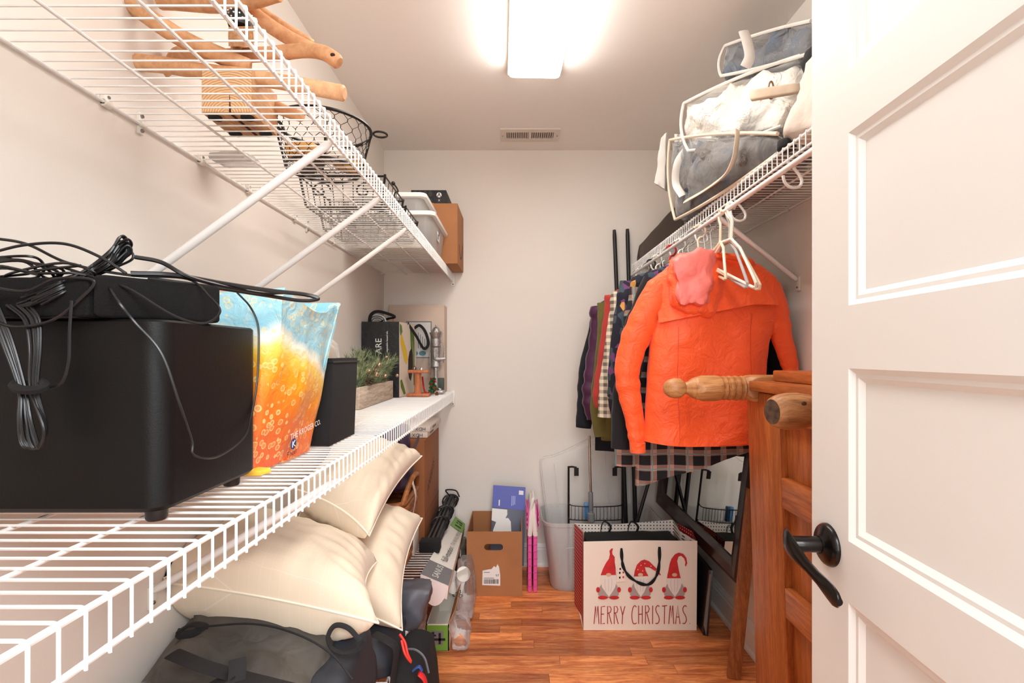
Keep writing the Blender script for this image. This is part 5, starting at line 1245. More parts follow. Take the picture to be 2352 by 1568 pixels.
gnome(1397, [(1379, 1318), (1384, 1304), (1391, 1290), (1398, 1280), (1400, 1270), (1399, 1262), (1403, 1257), (1407, 1256), (1405, 1264), (1406, 1270), (1411, 1276), (1411, 1288), (1413, 1300), (1414, 1317)], 16, 0)
gnome(1470, [(1455, 1321), (1457, 1308), (1462, 1294), (1471, 1285), (1479, 1282), (1490, 1286), (1502, 1298), (1512, 1308), (1517, 1318), (1514, 1318), (1504, 1308), (1490, 1300), (1480, 1299), (1482, 1308), (1488, 1320)], 14, 0)
mb = MB()
gnome(1548, [(1531, 1325), (1534, 1308), (1537, 1292), (1541, 1280), (1549, 1270), (1558, 1266), (1568, 1269), (1575, 1278), (1577, 1290), (1574, 1298), (1572, 1296), (1573, 1288), (1570, 1279), (1563, 1273), (1557, 1275), (1554, 1285), (1557, 1302), (1562, 1325)], 15, 0)
for (sx_, sy_) in ((1464, 1305), (1471, 1295), (1475, 1308), (1468, 1316), (1480, 1291), (1494, 1297), (1506, 1307)):
    mb = MB(); x, y_ = gpx(sx_, sy_); pf.disc(mb, x, y_, .0022, .0022, .0020, 6); obj('star_print', mb, MAT['white_print'], gb_, smooth=False)
# tall thin lettering, stroke by stroke
GL = {'M': [[(0, 0), (.28, 1), (.5, .35), (.75, 1), (.95, 0)]], 'E': [[(.85, 1), (.1, .97), (.05, 0), (.8, .03)], [(.08, .55), (.65, .56)]], 'R': [[(.05, 0), (.05, 1), (.55, .98), (.78, .84), (.62, .66), (.07, .60)], [(.3, .6), (.85, 0)]],
      'Y': [[(0, 1), (.42, .5)], [(.85, 1), (.42, .5), (.30, 0)]], 'C': [[(.9, .92), (.55, 1), (.2, .82), (.05, .45), (.2, .1), (.55, 0), (.95, .06)]], 'H': [[(.05, 1), (.05, 0)], [(.75, 1), (.75, 0)], [(.05, .52), (.75, .54)]],
      'I': [[(.3, 1), (.25, 0)]], 'S': [[(.8, .95), (.45, 1), (.12, .86), (.2, .66), (.6, .45), (.78, .22), (.5, .03), (.05, .03)]], 'T': [[(0, .97), (.95, 1)], [(.5, .98), (.45, 0)]], 'A': [[(0, 0), (.42, 1), (.85, 0)], [(.15, .38), (.72, .38)]], '.': [[(.1, 0), (.16, .02)]]}
def hand(s, x0, wd, y0, h):
    x = x0
    for ch in s:
        if ch == ' ': x += wd*.9; continue
        mb = MB()
        for st_ in GL[ch]:
            c_ = st_ if ch not in 'CS' else [(p.x, p.y) for p in bez([Vector((a, b_, 0)) for a, b_ in st_], 4)]
            pf.stroke(mb, [(x + a*wd*(.5 if ch == 'I' else 1), y0 + b_*h) for a, b_ in c_], .0036, .0006)
        obj('letter_'+('period' if ch == '.' else ch.lower()), mb, MAT['ink_red'], gb_, smooth=False)
        x += wd*(1.28 if ch != 'I' else .62)
a_ = gpx(1364, 1431)
hand('MERRY', a_[0], .0230, a_[1], .079)
a_ = gpx(1450, 1431)
hand('CHRISTMAS.', a_[0], .0236, a_[1], .082)
# ribbon handles and tag
rib = bez([pf.p(*gpx(1426, 1255), .004), pf.p(*gpx(1427, 1280), .008), pf.p(*gpx(1431, 1300), .010), pf.p(*gpx(1445, 1320), .012), pf.p(*gpx(1470, 1335), .013), pf.p(*gpx(1490, 1335), .013), pf.p(*gpx(1506, 1315), .012), pf.p(*gpx(1512, 1285), .010), pf.p(*gpx(1513, 1252), .004)], 6)
obj('ribbon_handle', MB().tube(rib, [.0042+.0034*abs(math.sin(i*.45)) for i in range(len(rib))], 8, False, .25, (0, -1, 0)), MAT['black_fabric'], gb_)
for xx_ in (.42, .555):
    obj('ribbon_handle', MB().tube(bez([(xx_, gy1-.003, gz1-.045), (xx_+.004, gy1-.012, gz1-.01), (xx_+.02, gy1-.01, gz1+.008), (xx_+.045, gy1-.03, gz1-.012), (xx_+.03, gy1-.03, gz1-.05)], 5), .007, 6, False, .3), MAT['black_fabric'], gb_)
tg_ = obj('gift_tag', MB().prism([pf.p(*gpx(*q), .006) for q in ((1414, 1333), (1434, 1331), (1436, 1300), (1432, 1292), (1422, 1291), (1417, 1299))], pf.n*.0008), MAT['bag_white'], gb_, smooth=False)
for (qx, qy, mt) in ((1422, 1322, 'dark_print'), (1422, 1311, 'dark_print'), (1423, 1302, 'dark_print'), (1430, 1321, 'hat_red'), (1430, 1310, 'hat_red')):
    mb = MB(); x, y_ = gpx(qx, qy); mb.prism([pf.p(x+dx, y_+dy, .0070) for dx, dy in ((-.003, -.005), (.004, -.004), (.003, .005), (-.004, .003))], pf.n*.0004); obj('tag_print', mb, MAT[mt], tg_, smooth=False)

# ================================================================== right side of the floor
# --- black board the mirror rests on
MAT['ebony'] = pm('ebony_board', (30, 26, 26), .35)
bd = thing('black_board', 'black flat board leaning on wall behind the gift bag', 'panel', (.86, 2.45, 0))
obj('panel', MB().prism([(.822, 2.19, .001), (.842, 2.18, .001), (.868, 2.19, .285), (.850, 2.20, .285)], (.02, .50, 0)), MAT['ebony'], bd, bevel=.003)
obj('edge_strip', MB().prism([(.823, 2.186, .05), (.832, 2.182, .005), (.856, 2.190, .27), (.850, 2.191, .27)], (0, -.003, 0)), pm('grey_edge', (120, 108, 100), .5), bd, smooth=False)
# --- dark framed mirror
MAT['espresso'] = pm('espresso_wood', (46, 26, 22), .32, coat=.3)
MAT['mirror'] = pm('mirror_glass', (205, 205, 200), .02, 1.0)
mr = thing('framed_mirror', 'mirror in a dark brown frame leaning on right wall', 'mirror', (.86, 2.4, .33))
m0 = P(1694, 1341, 2.0); m1 = P(1508, 1152, 2.80); msd = V(.062, .006, .99).normalized()
mb_ = (m1-m0); ML = mb_.length; mu = mb_.normalized(); mv = (msd - mu*msd.dot(mu)).normalized(); mn = mu.cross(mv)
if mn.x > 0: mn = -mn
MH = .60; fw_ = .074
def M_(u, v, d=0): return m0 + mu*u + mv*v + mn*d
def frame_bar(pts, inner):
    # moulded bar: outer edge proud, sloping down towards the glass
    mb = MB()
    o0, o1 = pts; i0, i1 = inner
    prof = lambda o, i: [M_(*o, -.022), M_(*o, .004), M_(o[0]*.8+i[0]*.2, o[1]*.8+i[1]*.2, .010), M_(o[0]*.35+i[0]*.65, o[1]*.35+i[1]*.65, .004), M_(*i, -.006), M_(*i, -.022)]
    mb.loft([prof(o0, i0), prof(o1, i1)])
    return obj('frame_bar', mb, MAT['espresso'], mr, smooth=False)
O = [(0, 0), (ML, 0), (ML, MH), (0, MH)]; I = [(fw_, fw_), (ML-fw_, fw_), (ML-fw_, MH-fw_), (fw_, MH-fw_)]
for k in range(4): frame_bar((O[k], O[(k+1) % 4]), (I[k], I[(k+1) % 4]))
obj('glass', MB().prism([M_(*q, -.016) for q in I], mn*.004), MAT['mirror'], mr, smooth=False)
# --- loose wooden slat
MAT['slat'] = wood('slat_wood', lin(180, 112, 62), lin(134, 74, 36), (14, 14, 1.6), .5, 0, 4)
s0, s1 = P(1683, 1550, 1.91), P(1728, 1120, 1.955); s0.z = .002
dd = (s1-s0).normalized()
obj('wooden_stick', MB().prism([s0+V(-.027, -.012, 0), s0+V(.020, -.024, 0), s0+V(.030, .002, 0), s0+V(-.018, .014, 0)], s1-s0), MAT['slat'], label='loose square wooden stick leaning against wall beside framed mirror', cat='stick', bevel=.002)
# --- pine headboard stood on end with turned posts
MAT['pine'] = wood('pine_vertical', lin(196, 116, 58), lin(150, 78, 34), (16, 16, 1.3), .4, 0, 3.2, .2)
MAT['pine_h'] = wood('pine_lengthwise', lin(196, 116, 58), lin(150, 76, 34), (16, 1.3, 16), .4, 0, 3.2, .2)
MAT['pine_x'] = wood('pine_post', lin(206, 148, 92), lin(164, 102, 54), (1.6, 14, 14), .5, 0, 3.0, .1)
hbd = thing('pine_headboard', 'honey pine panelled bed board stood on end with turned post', 'headboard', (.75, 1.2, 0))
def leanbox(y0, y1, z0, z1, x0, x1, mat, nm, bev=.003):      # the board leans a little to the wall at its foot... top is nearer the room
    lx = lambda z: .036*(1-z/1.15)
    mb = MB().add([(x0+lx(z0), y0, z0), (x1+lx(z0), y0, z0), (x1+lx(z0), y1, z0), (x0+lx(z0), y1, z0), (x0+lx(z1), y0, z1), (x1+lx(z1), y0, z1), (x1+lx(z1), y1, z1), (x0+lx(z1), y1, z1)], [(3,2,1,0),(4,5,6,7),(0,1,5,4),(1,2,6,5),(2,3,7,6),(3,0,4,7)])
    return obj(nm, mb, MAT[mat], hbd, bevel=bev)
leanbox(1.285, 1.462, .002, 1.128, .676, .716, 'pine', 'stile')
leanbox(.86, .965, .002, 1.128, .676, .716, 'pine', 'stile')
for z0, z1 in ((.838, .916), (.555, .633), (.27, .345), (.02, .10), (1.06, 1.128)):
    leanbox(.965, 1.285, z0, z1, .676, .714, 'pine_h', 'rail')
for z0, z1 in ((.916, 1.06), (.633, .838), (.345, .555), (.10, .27)):
    leanbox(1.10, 1.285, z0, z1, .694, .706, 'pine', 'panel', .001)
    leanbox(.965, 1.097, z0, z1, .694, .706, 'pine', 'panel', .001)
obj('cap_board', MB().box(.655, .80, .92, 1.41, 1.132, 1.160), MAT['pine_h'], hbd, bevel=.004)
obj('cap_board', MB().box(.705, .82, .92, 1.37, 1.1605, 1.190), MAT['pine_h'], hbd, bevel=.004)
py_, pz_ = 1.43, 1.137
post = obj('turned_post', MB().lathe([(.004, 0), (.016, .003), (.025, .014), (.0295, .030), (.028, .046), (.021, .056), (.0155, .061), (.020, .070), (.030, .084)], (.424, py_, pz_), (1, 0, 0), 24), MAT['pine_x'], hbd)
# chamfered octagonal length
rings = []
for h, r_, ch in ((.074, .017, .5), (.092, .031, .40), (.110, .0365, .22), (.148, .0365, .22), (.160, .033, .40), (.166, .027, .5)):
    c2 = r_*ch
    rings.append([(.424+h, py_+a, pz_+b_) for a, b_ in ((r_, c2), (c2, r_), (-c2, r_), (-r_, c2), (-r_, -c2), (-c2, -r_), (c2, -r_), (r_, -c2))])
obj('chamfered_block', MB().loft(rings), MAT['pine_x'], post, bevel=.0015)
obj('ring_turnings', MB().lathe([(.026, .163), (.034, .167), (.0345, .173), (.026, .178), (.034, .182), (.0355, .187), (.034, .192), (.026, .196), (.035, .200), (.036, .205), (.035, .210), (.026, .214), (.034, .218), (.0355, .223), (.029, .229)], (.424, py_, pz_), (1, 0, 0), 28), MAT['pine_x'], post)
rings = [[(.424+h, py_+a*r_, pz_+b_*r_) for a, b_ in ((1, ch), (ch, 1), (-ch, 1), (-1, ch), (-1, -ch), (-ch, -1), (ch, -1), (1, -ch))] for h, r_, ch in ((.226, .029, .45), (.245, .036, .8), (.262, .037, .9), (.42, .037, .9))]
obj('square_end', MB().loft(rings), MAT['pine_x'], post, bevel=.0015)
MAT['log_end'] = pm('worn_log_end', (92, 68, 50), .9, var=.6, vscale=60)
MAT['log'] = wood('log_wood', lin(206, 150, 100), lin(150, 98, 58), (2, 14, 14), .55, 0, 3)
lg = obj('log_leg', MB().lathe([(.028, 0), (.033, .004), (.038, .016), (.041, .035), (.041, .06), (.036, .085), (.034, .15)], (.568, 1.105, 1.106), V(1, .12, .02), 24), MAT['log'], hbd)
obj('worn_foot', MB().lathe([(.0275, -.0012), (.0275, .001)], (.568, 1.105, 1.106), V(1, .12, .02), 20), MAT['log_end'], lg)
for k, (dx, dy, dz) in enumerate(((.05, -.036, .022), (.08, -.03, .026))): obj('knot', MB().ball((.568+dx, 1.105+dy, 1.106+dz), .006, 8, (1, .5, .8)), MAT['log_end'], lg)
# ================================================================== clothes on the right-hand rod
RX, RZ = .668, 1.692           # rod
def sgnpow(v, p): return math.copysign(abs(v)**p, v)
def interp(rows, z):
    """rows sorted from top to bottom: (z, xl, xr, d)"""
    if z >= rows[0][0]: return rows[0][1:]
    for a, b_ in zip(rows, rows[1:]):
        if z >= b_[0]:
            t = (a[0]-z)/(a[0]-b_[0]); t = t*t*(3-2*t)*.5 + t*.5
            return tuple(p+(q-p)*t for p, q in zip(a[1:], b_[1:]))
    return rows[-1][1:]
def torso(Y, rows, seed, fold=.012, fr=34, nz=46, n=44, hem=None, yoke=None, quilt=0.0):
    z0, z1 = rows[0][0], rows[-1][0]; rings = []
    for i in range(nz+1):
        t = i/nz; z = z0+(z1-z0)*t
        xl, xr, d = interp(rows, z); cx_, a = (xl+xr)/2, (xr-xl)/2; q = []
        for k in range(n):
            th = 2*math.pi*k/n; c, s = math.cos(th), math.sin(th)
            x = cx_ + a*sgnpow(c, .75); y = Y + d*sgnpow(s, .75)
            env = min(1, t*2.2)*abs(s)**.5
            y += fold*env*math.sin(fr*(x-cx_) + 2.4*noise.noise(Vector((x*3, z*2.2, seed))) + seed) + .010*noise.noise(Vector((x*9, z*7, seed*3.1+ (5 if s > 0 else 0))))*min(1, t*4)
            y += .004*noise.noise(Vector((x*30, z*26, seed)))
            if quilt: y += -quilt*abs(math.sin(z*math.pi/.085))*(1 if s > 0 else -1)*-1
            zz = z
            if hem: zz += hem((x-xl)/(xr-xl))*max(0, (t-.5)*2)
            if yoke and s < 0:
                e = z - yoke((x-xl)/(xr-xl))
                y -= .007*max(0, min(1, e/.006+.5)) * min(1, abs(s)*3)
            q.append((x, y, zz))
        rings.append(q)
    return MB().loft(rings)
def front_y(Y, rows, seed, fold, fr, x, z):
    z0, z1 = rows[0][0], rows[-1][0]; t = (z0-z)/(z0-z1)
    xl, xr, d = interp(rows, z); cx_, a = (xl+xr)/2, (xr-xl)/2
    c = min(.999, (abs(x-cx_)/a))**(1/.75); s = -math.sqrt(max(0, 1-c*c))
    y = Y + d*sgnpow(s, .75)
    y += fold*min(1, t*2.2)*abs(s)**.5*math.sin(fr*(x-cx_) + 2.4*noise.noise(Vector((x*3, z*2.2, seed))) + seed) + .010*noise.noise(Vector((x*9, z*7, seed*3.1)))*min(1, t*4)
    return y + .004*noise.noise(Vector((x*30, z*26, seed)))
def sleeve(pts, w, seed, flat=.62, n=16, quilt=0.0):
    c = bez(pts, 8); m_ = len(c); ww = []
    for i in range(m_):
        f = i/(m_-1)*(len(w)-1); j = min(int(f), len(w)-2); r = w[j]+(w[j+1]-w[j])*(f-j)
        r *= 1 + .07*noise.noise(c[i]*18+Vector((seed, 0, 0))) + .05*math.sin(i*1.3+seed)*(.5+.5*math.sin(i*.37))
        if quilt: r *= 1+quilt*abs(math.sin(i*.8))
        ww.append(r)
    mb = MB(); mb.tube(c, ww, n, False, 1.0, (0, 1, 0))
    # flatten front to back
    k = 0
    for i in range(m_):
        for j in range(n):
            p = mb.v[k]; p.y = c[i].y + (p.y-c[i].y)*flat + .004*noise.noise(p*24+Vector((0, 0, seed))); k += 1
    return mb
def fabric(name, col, rough=.8, var=.1, vscale=8, bmp=.25, bscale=40, sheen=.1): return pm(name, col, rough, 0, var, vscale, bmp, bscale, 0, sheen, bdist=.006)
def plaid(name, base_, dark, light, sx, sz, wd=.5, soft=False):
    m, nt, b = new_mat(name); vec = coords(nt, (sx, sx, sz)); sep = node(nt, 'ShaderNodeSeparateXYZ'); nt.links.new(vec, sep.inputs[0])
    def band(out, ph, w):
        f = node(nt, 'ShaderNodeMath', operation='ADD'); nt.links.new(out, f.inputs[0]); f.inputs[1].default_value = ph
        fr_ = node(nt, 'ShaderNodeMath', operation='FRACT'); nt.links.new(f.outputs[0], fr_.inputs[0])
        lt = node(nt, 'ShaderNodeMath', operation='LESS_THAN'); nt.links.new(fr_.outputs[0], lt.inputs[0]); lt.inputs[1].default_value = w; return lt.outputs[0]
    bx_, bz_ = band(sep.outputs[0], 0, wd), band(sep.outputs[2], 0, wd)
    av = node(nt, 'ShaderNodeMath', operation='ADD'); nt.links.new(bx_, av.inputs[0]); nt.links.new(bz_, av.inputs[1])
    hf = node(nt, 'ShaderNodeMath', operation='MULTIPLY'); nt.links.new(av.outputs[0], hf.inputs[0]); hf.inputs[1].default_value = .5
    col = ramp(nt, hf.outputs[0], [(0, base_), (.5, tuple((p+q)/2 for p, q in zip(base_, dark))), (1, dark)])
    if light:
        col = mix(nt, band(sep.outputs[0], .31, .07), col, light); col = mix(nt, band(sep.outputs[2], .31, .07), col, light)
    nt.links.new(col, b.inputs['Base Color']); b.inputs['Roughness'].default_value = .9
    return m

def hanger(label, Y, mat, kind='wire', yaw=0.0, hw=.20, drop=0.0, neck=1.628, tilt=0.0, dx=0.0):
    """hook over the rod, sloping shoulders, lower bar"""
    r = thing('clothes_hanger', label, 'hanger', (RX+dx, Y, neck-.12), 'hangers on the rod')
    rr = .0016 if kind == 'wire' else .0042
    ca, sa = math.cos(yaw), math.sin(yaw)
    def L(u, z): return Vector((RX+dx+u*ca, Y+u*sa, z + u*tilt))
    hr = .0085+rr+.010
    top = RZ+.0085+rr-hr
    hook = [L(hr*math.sin(a)*1.0, top+hr*math.cos(a)) for a in [math.radians(d) for d in range(-70 if kind == 'wire' else -60, 181, 14)]]
    hook = hook + [L(-.006, top-hr-.010), L(0, neck)] 
    obj('hook', MB().tube(hook, rr, 8), mat if kind == 'wire' else mat, r)
    z0 = neck
    body = [L(0, z0), L(-.05, z0-.018), L(-hw*.9, z0-.085), L(-hw, z0-.10), L(-hw*.98, z0-.112), L(-hw*.9, z0-.116), L(hw*.9, z0-.116), L(hw*.98, z0-.112), L(hw, z0-.10), L(hw*.9, z0-.085), L(.05, z0-.018)]
    obj('body', MB().tube(body, rr*1.1, 8, True), mat, r)
    return r
def garment(name, label, cat, Y, mat, rows, sleeves, seed, grp='clothes hanging on the rod', collar=None, **kw):
    zb = rows[-1][0]
    r = thing(name, label, cat, (RX, Y, zb), grp)
    q = kw.get('quilt', 0)
    obj('body', torso(Y, rows, seed, **kw), mat, r, ang=85)
    for pts, w in sleeves: obj('sleeve', sleeve(pts, w, seed+3, quilt=q*14), mat, r, ang=85)
    if collar: obj('collar', MB().tube(bez(collar[0], 5, True), collar[1], 8, True, .6), mat, r, ang=85)
    return r
white_h = pm('hanger_white', (238, 232, 220), .35); cream_h = pm('hanger_cream', (236, 220, 190), .35); red_h = pm('hanger_red', (196, 30, 34), .3); grey_h = pm('hanger_grey', (178, 176, 178), .35)

# ---- orange rain jacket
YJ = 1.70
m, nt, b = new_mat('orange_nylon'); MAT['orange'] = m
b.inputs['Base Color'].default_value = lin(255, 92, 34); b.inputs['Roughness'].default_value = .55; b.inputs['Sheen Weight'].default_value = .15
bump(nt, b, tex_noise(nt, coords(nt), 16, 4, .6, .6), .55, .022)
MAT['pink_lining'] = pm('pink_lining', (255, 128, 118), .5, var=.12, vscale=16, bmp=.5, bscale=24, bdist=.012)
def J(px, py): p = P(px, py, YJ); return p
def row(l, r_, py, d): a = J(l, py); return (a.z, a.x, J(r_, py).x, d)
rows = [row(1585, 1700, 592, .020), row(1560, 1722, 600, .028), row(1530, 1752, 614, .036), row(1502, 1782, 640, .042), row(1490, 1790, 690, .046), row(1497, 1778, 745, .046), row(1493, 1764, 790, .046), row(1486, 1758, 870, .046), row(1481, 1752, 950, .046), row(1478, 1748, 1012, .044)]
oj = garment('orange_jacket', 'bright orange hooded rain jacket hanging foremost on rod', 'jacket', YJ, MAT['orange'], rows,
    [([J(1545, 628), J(1516, 665), J(1484, 725), J(1455, 790), J(1441, 850), J(1446, 905), J(1456, 955), J(1462, 1000), J(1464, 1036)], [.022, .050, .054, .047, .045, .038, .033, .029, .022]),
     ([J(1735, 628), J(1762, 665), J(1780, 715), J(1792, 760), J(1806, 810), J(1816, 850), J(1818, 900), J(1812, 945)], [.022, .048, .046, .038, .032, .028, .028, .026])],
    7, fold=.010, fr=26, nz=80, n=56, hem=lambda u: -.014*math.sin(math.pi*u))
fy = lambda x, z: front_y(YJ, rows, 7, .010, 26, x, z)
def flap(u, v):
    xa, xb = J(1506, 0).x, J(1774, 0).x; x = xa+(xb-xa)*u
    zl = J(0, 743-40*min(1, u*1.3)).z; zt = J(0, 640-24*math.sin(math.pi*u)).z; z = zt+(zl-zt)*v
    return Vector((x, fy(x, z) - .002 - .015*v**3, z))
obj('yoke_flap', MB().grid(flap, 40, 14), MAT['orange'], oj, ang=85)
MAT['orange_seam'] = pm('orange_seam', (214, 70, 24), .6)
def seam(pts): return MB().tube([Vector((p.x, fy(p.x, p.z)-.0005, p.z)) for p in bez([J(*q) for q in pts], 8)], .0011, 5)
obj('seam', seam([(1548, 752), (1546, 850), (1549, 930), (1550, 1004)]), MAT['orange_seam'], oj)
obj('seam', seam([(1712, 722), (1708, 800), (1712, 880), (1716, 1000)]), MAT['orange_seam'], oj)
obj('hood', MB().softbox([P(1556, 730, 1.615), P(1650, 736, 1.615), P(1660, 720, 1.69), P(1535, 715, 1.69), P(1512, 592, 1.625), P(1662, 584, 1.625), P(1685, 575, 1.70), P(1525, 580, 1.70)], 18, .66, .016, 16, 4), MAT['orange'], oj, ang=85)
obj('hood_lining', MB().softbox([P(1560, 708, 1.592), P(1630, 712, 1.592), P(1640, 700, 1.65), P(1550, 700, 1.65), P(1540, 594, 1.600), P(1640, 562, 1.602), P(1650, 560, 1.66), P(1545, 590, 1.66)], 18, .45, .018, 18, 8), MAT['pink_lining'], oj, ang=60)
obj('collar', MB().tube(bez([J(1560, 604)+V(0, -.03, 0), J(1590, 594)+V(0, -.045, 0), J(1660, 596)+V(0, -.05, 0), J(1715, 606)+V(0, -.03, 0), J(1690, 592)+V(0, .02, 0), J(1600, 588)+V(0, .02, 0)], 5, True), .012, 8, True), MAT['orange'], oj)
obj('cuff', MB().tube([J(1464, 1016), J(1465, 1038)], [.0275, .0265], 14), MAT['orange'], oj)
hanger('thin steel hanger carrying the orange rain jacket', YJ, MAT['steel'], 'wire', 0, .19, neck=1.575)

# ---- garments behind it, nearest first
def shirt_rows(xl, xr, ztop, zbot, d, neck=.11):
    c = (xl+xr)/2
    return [(ztop, c-neck*.5, c+neck*.5, .018), (ztop-.012, c-neck*.75, c+neck*.75, .026), (ztop-.05, xl+.035, xr-.035, d*.9), (ztop-.085, xl+.006, xr-.006, d), (ztop-.20, xl+.010, xr-.010, d), (zbot, xl+.004, xr-.004, d)]
def std_sleeves(Y, xl, xr, ztop, left, w, right=None):
    out = [([V(xl+.035, Y, ztop-.075)] + [P(a, b_, Y) for a, b_ in left], w)]
    rgt = right or [V(xr-.01, Y, ztop-.2), V(min(.955, xr+.04), Y, ztop-.36), V(min(.955, xr+.045), Y, ztop-.52)]
    out.append(([V(xr-.035, Y, ztop-.075)] + rgt, w)); return out
W5 = [.05, .052, .046, .040, .036]
blk = fabric('black_fleece', (20, 19, 21), .95)
garment('black_jacket', 'black jacket peeking out directly behind the orange one', 'jacket', 1.815, blk, shirt_rows(.475, .925, 1.575, .95, .038),
        std_sleeves(1.815, .475, .925, 1.575, [(1462, 760), (1445, 850), (1432, 930), (1426, 1030)], [.05, .05, .045, .042, .036]), 2)
hanger('cream plastic hanger inside the black jacket', 1.815, cream_h, 'plastic', 0, .19, neck=1.59)
pld = plaid('dark_plaid', lin(196, 150, 132), lin(26, 26, 30), lin(120, 150, 150), 15, 17, .62)
garment('plaid_shirt', 'pink and black plaid flannel shirt, long hem below orange jacket', 'shirt', 1.92, pld, shirt_rows(.455, .905, 1.56, .815, .036),
        std_sleeves(1.92, .455, .905, 1.56, [(1460, 760), (1448, 880), (1440, 980), (1440, 1068)], [.05, .052, .048, .048, .047]), 4, hem=lambda u: -.085+.135*u, fold=.014, fr=30)
hanger('second steel hanger along, holding the plaid shirt', 1.92, MAT['steel'], 'wire', 0, .19, neck=1.575)
m, nt, b = new_mat('floral_cloth'); flo = m
vo = node(nt, 'ShaderNodeTexVoronoi', feature='F1'); vo.inputs['Scale'].default_value = 42; nt.links.new(coords(nt), vo.inputs['Vector'])
cr = ramp(nt, vo.outputs['Color'], [(0.0, lin(26, 24, 40)), (.42, lin(34, 28, 46)), (.5, lin(112, 62, 112)), (.62, lin(60, 74, 84)), (.72, lin(26, 26, 40)), (.86, lin(206, 150, 70)), (.93, lin(214, 206, 196))], 'CONSTANT')
nt.links.new(cr, b.inputs['Base Color']); b.inputs['Roughness'].default_value = .85
garment('floral_top', 'dark top with purple and orange floral print, second row', 'shirt', 2.03, flo, shirt_rows(.440, .90, 1.60, .98, .036),
        std_sleeves(2.03, .440, .90, 1.60, [(1440, 720), (1424, 830), (1418, 910), (1424, 950)], W5), 6)
hanger('white plastic hanger holding the floral top', 2.03, white_h, 'plastic', 0, .19, neck=1.615)
gin = plaid('gingham', lin(232, 218, 192), lin(112, 98, 88), None, 34, 34, .5)
garment('gingham_shirt', 'cream and grey gingham check shirt with long sleeve', 'shirt', 2.15, gin, shirt_rows(.425, .89, 1.575, .95, .036),
        std_sleeves(2.15, .425, .89, 1.575, [(1424, 740), (1408, 830), (1396, 900), (1392, 958)], W5), 8)
hanger('red plastic hanger holding the gingham shirt', 2.15, red_h, 'plastic', 0, .19, neck=1.60)
garment('red_cardigan', 'thin red cardigan squeezed beside the gingham shirt', 'cardigan', 2.25, fabric('red_knit', (176, 52, 44)), shirt_rows(.415, .88, 1.575, .98, .032),
        std_sleeves(2.25, .415, .88, 1.575, [(1412, 730), (1396, 820), (1382, 900), (1384, 935)], W5), 10)
hanger('third steel hanger along, holding the red cardigan', 2.25, MAT['steel'], 'wire', 0, .19, neck=1.585)
garment('olive_jacket', 'olive green field jacket hanging past the red cardigan', 'jacket', 2.36, fabric('olive_canvas', (104, 96, 42), .85, .15), shirt_rows(.40, .87, 1.555, .83, .036),
        std_sleeves(2.36, .40, .87, 1.555, [(1398, 760), (1386, 860), (1378, 940), (1386, 1000)], [.052, .054, .05, .046, .044]), 12)
hanger('white plastic hanger holding the olive jacket', 2.36, white_h, 'plastic', 0, .19, neck=1.60)
garment('purple_puffer', 'dark purple quilted puffer jacket hanging near the back', 'jacket', 2.47, fabric('plum_nylon', (74, 28, 64), .4, .2, 10), shirt_rows(.39, .86, 1.55, .92, .038),
        std_sleeves(2.47, .39, .86, 1.55, [(1384, 760), (1370, 850), (1362, 910), (1370, 960)], [.054, .058, .054, .05, .046]), 14, quilt=.010)
hanger('black plastic hanger holding the purple puffer', 2.47, MAT['black'], 'plastic', 0, .19, neck=1.60)
garment('navy_jacket', 'long navy-black jacket hanging farthest back on the rod', 'jacket', 2.58, fabric('navy_black', (18, 20, 30), .9), shirt_rows(.405, .86, 1.55, .74, .036),
        std_sleeves(2.58, .405, .86, 1.55, [(1376, 760), (1352, 850), (1346, 920), (1340, 982)], [.052, .056, .05, .045, .04]), 16)
hanger('farthest steel hanger, holding the navy jacket', 2.58, MAT['steel'], 'wire', 0, .19, neck=1.585)
for k, (Y, lb) in enumerate(((2.66, 'empty steel hanger beyond the navy jacket, nearer one'), (2.70, 'empty steel hanger closest to the back wall'), (1.76, 'bare steel hook just behind the orange jacket'), (1.98, 'bare steel hook between plaid shirt and floral top'))):
    hanger(lb, Y, MAT['steel'], 'wire', 0, .17, neck=1.60)
# bunch of empty plastic hangers turned along the rod
for k, (Y, yaw, mt, tl, lb) in enumerate(((1.545, 95, white_h, .42, 'front white plastic hanger of tangled empty bunch'), (1.562, 102, cream_h, .44, 'cream plastic hanger in the tangled empty bunch'), (1.580, 88, grey_h, .38, 'grey plastic hanger at the back of tangled empty bunch'))):
    hanger(lb, Y, mt, 'plastic', math.radians(yaw), .135, neck=1.592, tilt=tl, dx=.004*k)
hanger('cream skirt hanger beside the pink hood lining', 1.615, cream_h, 'plastic', math.radians(78), .085, neck=1.60, tilt=.25, dx=-.006)

# ================================================================== bedding bags on the right-hand shelf
ZR = 1.7595
MAT['bag_film'] = clear('bedding_film', (.92, .92, .92, 1), .07, .05, 1.0, 22)
MAT['white_quilt'] = pm('white_quilt', (240, 230, 214), .75, var=.05, vscale=9, bmp=.5, bscale=12, bdist=.02)
MAT['grey_duvet'] = pm('grey_duvet', (104, 106, 110), .7, var=.25, vscale=9, bmp=.6, bscale=16, bdist=.02)
MAT['mixed_bedding'] = pm('dark_bedding', (112, 106, 100), .8, var=.45, vscale=10, bmp=.6, bscale=18, bdist=.02)
def patchy(name, stops, sc):
    m, nt, b = new_mat(name); v = coords(nt)
    nt.links.new(ramp(nt, tex_noise(nt, v, sc, 3, .55, .8), stops), b.inputs['Base Color']); b.inputs['Roughness'].default_value = .7
    bump(nt, b, tex_noise(nt, v, 15, 4, .6, .8), .9, .03); return m
MAT['mixed_bedding'] = patchy('dark_bedding', [(.30, lin(52, 48, 46)), (.42, lin(120, 114, 108)), (.52, lin(96, 92, 90)), (.58, lin(58, 76, 98)), (.66, lin(70, 60, 54)), (.75, lin(168, 160, 150))], 5.5)
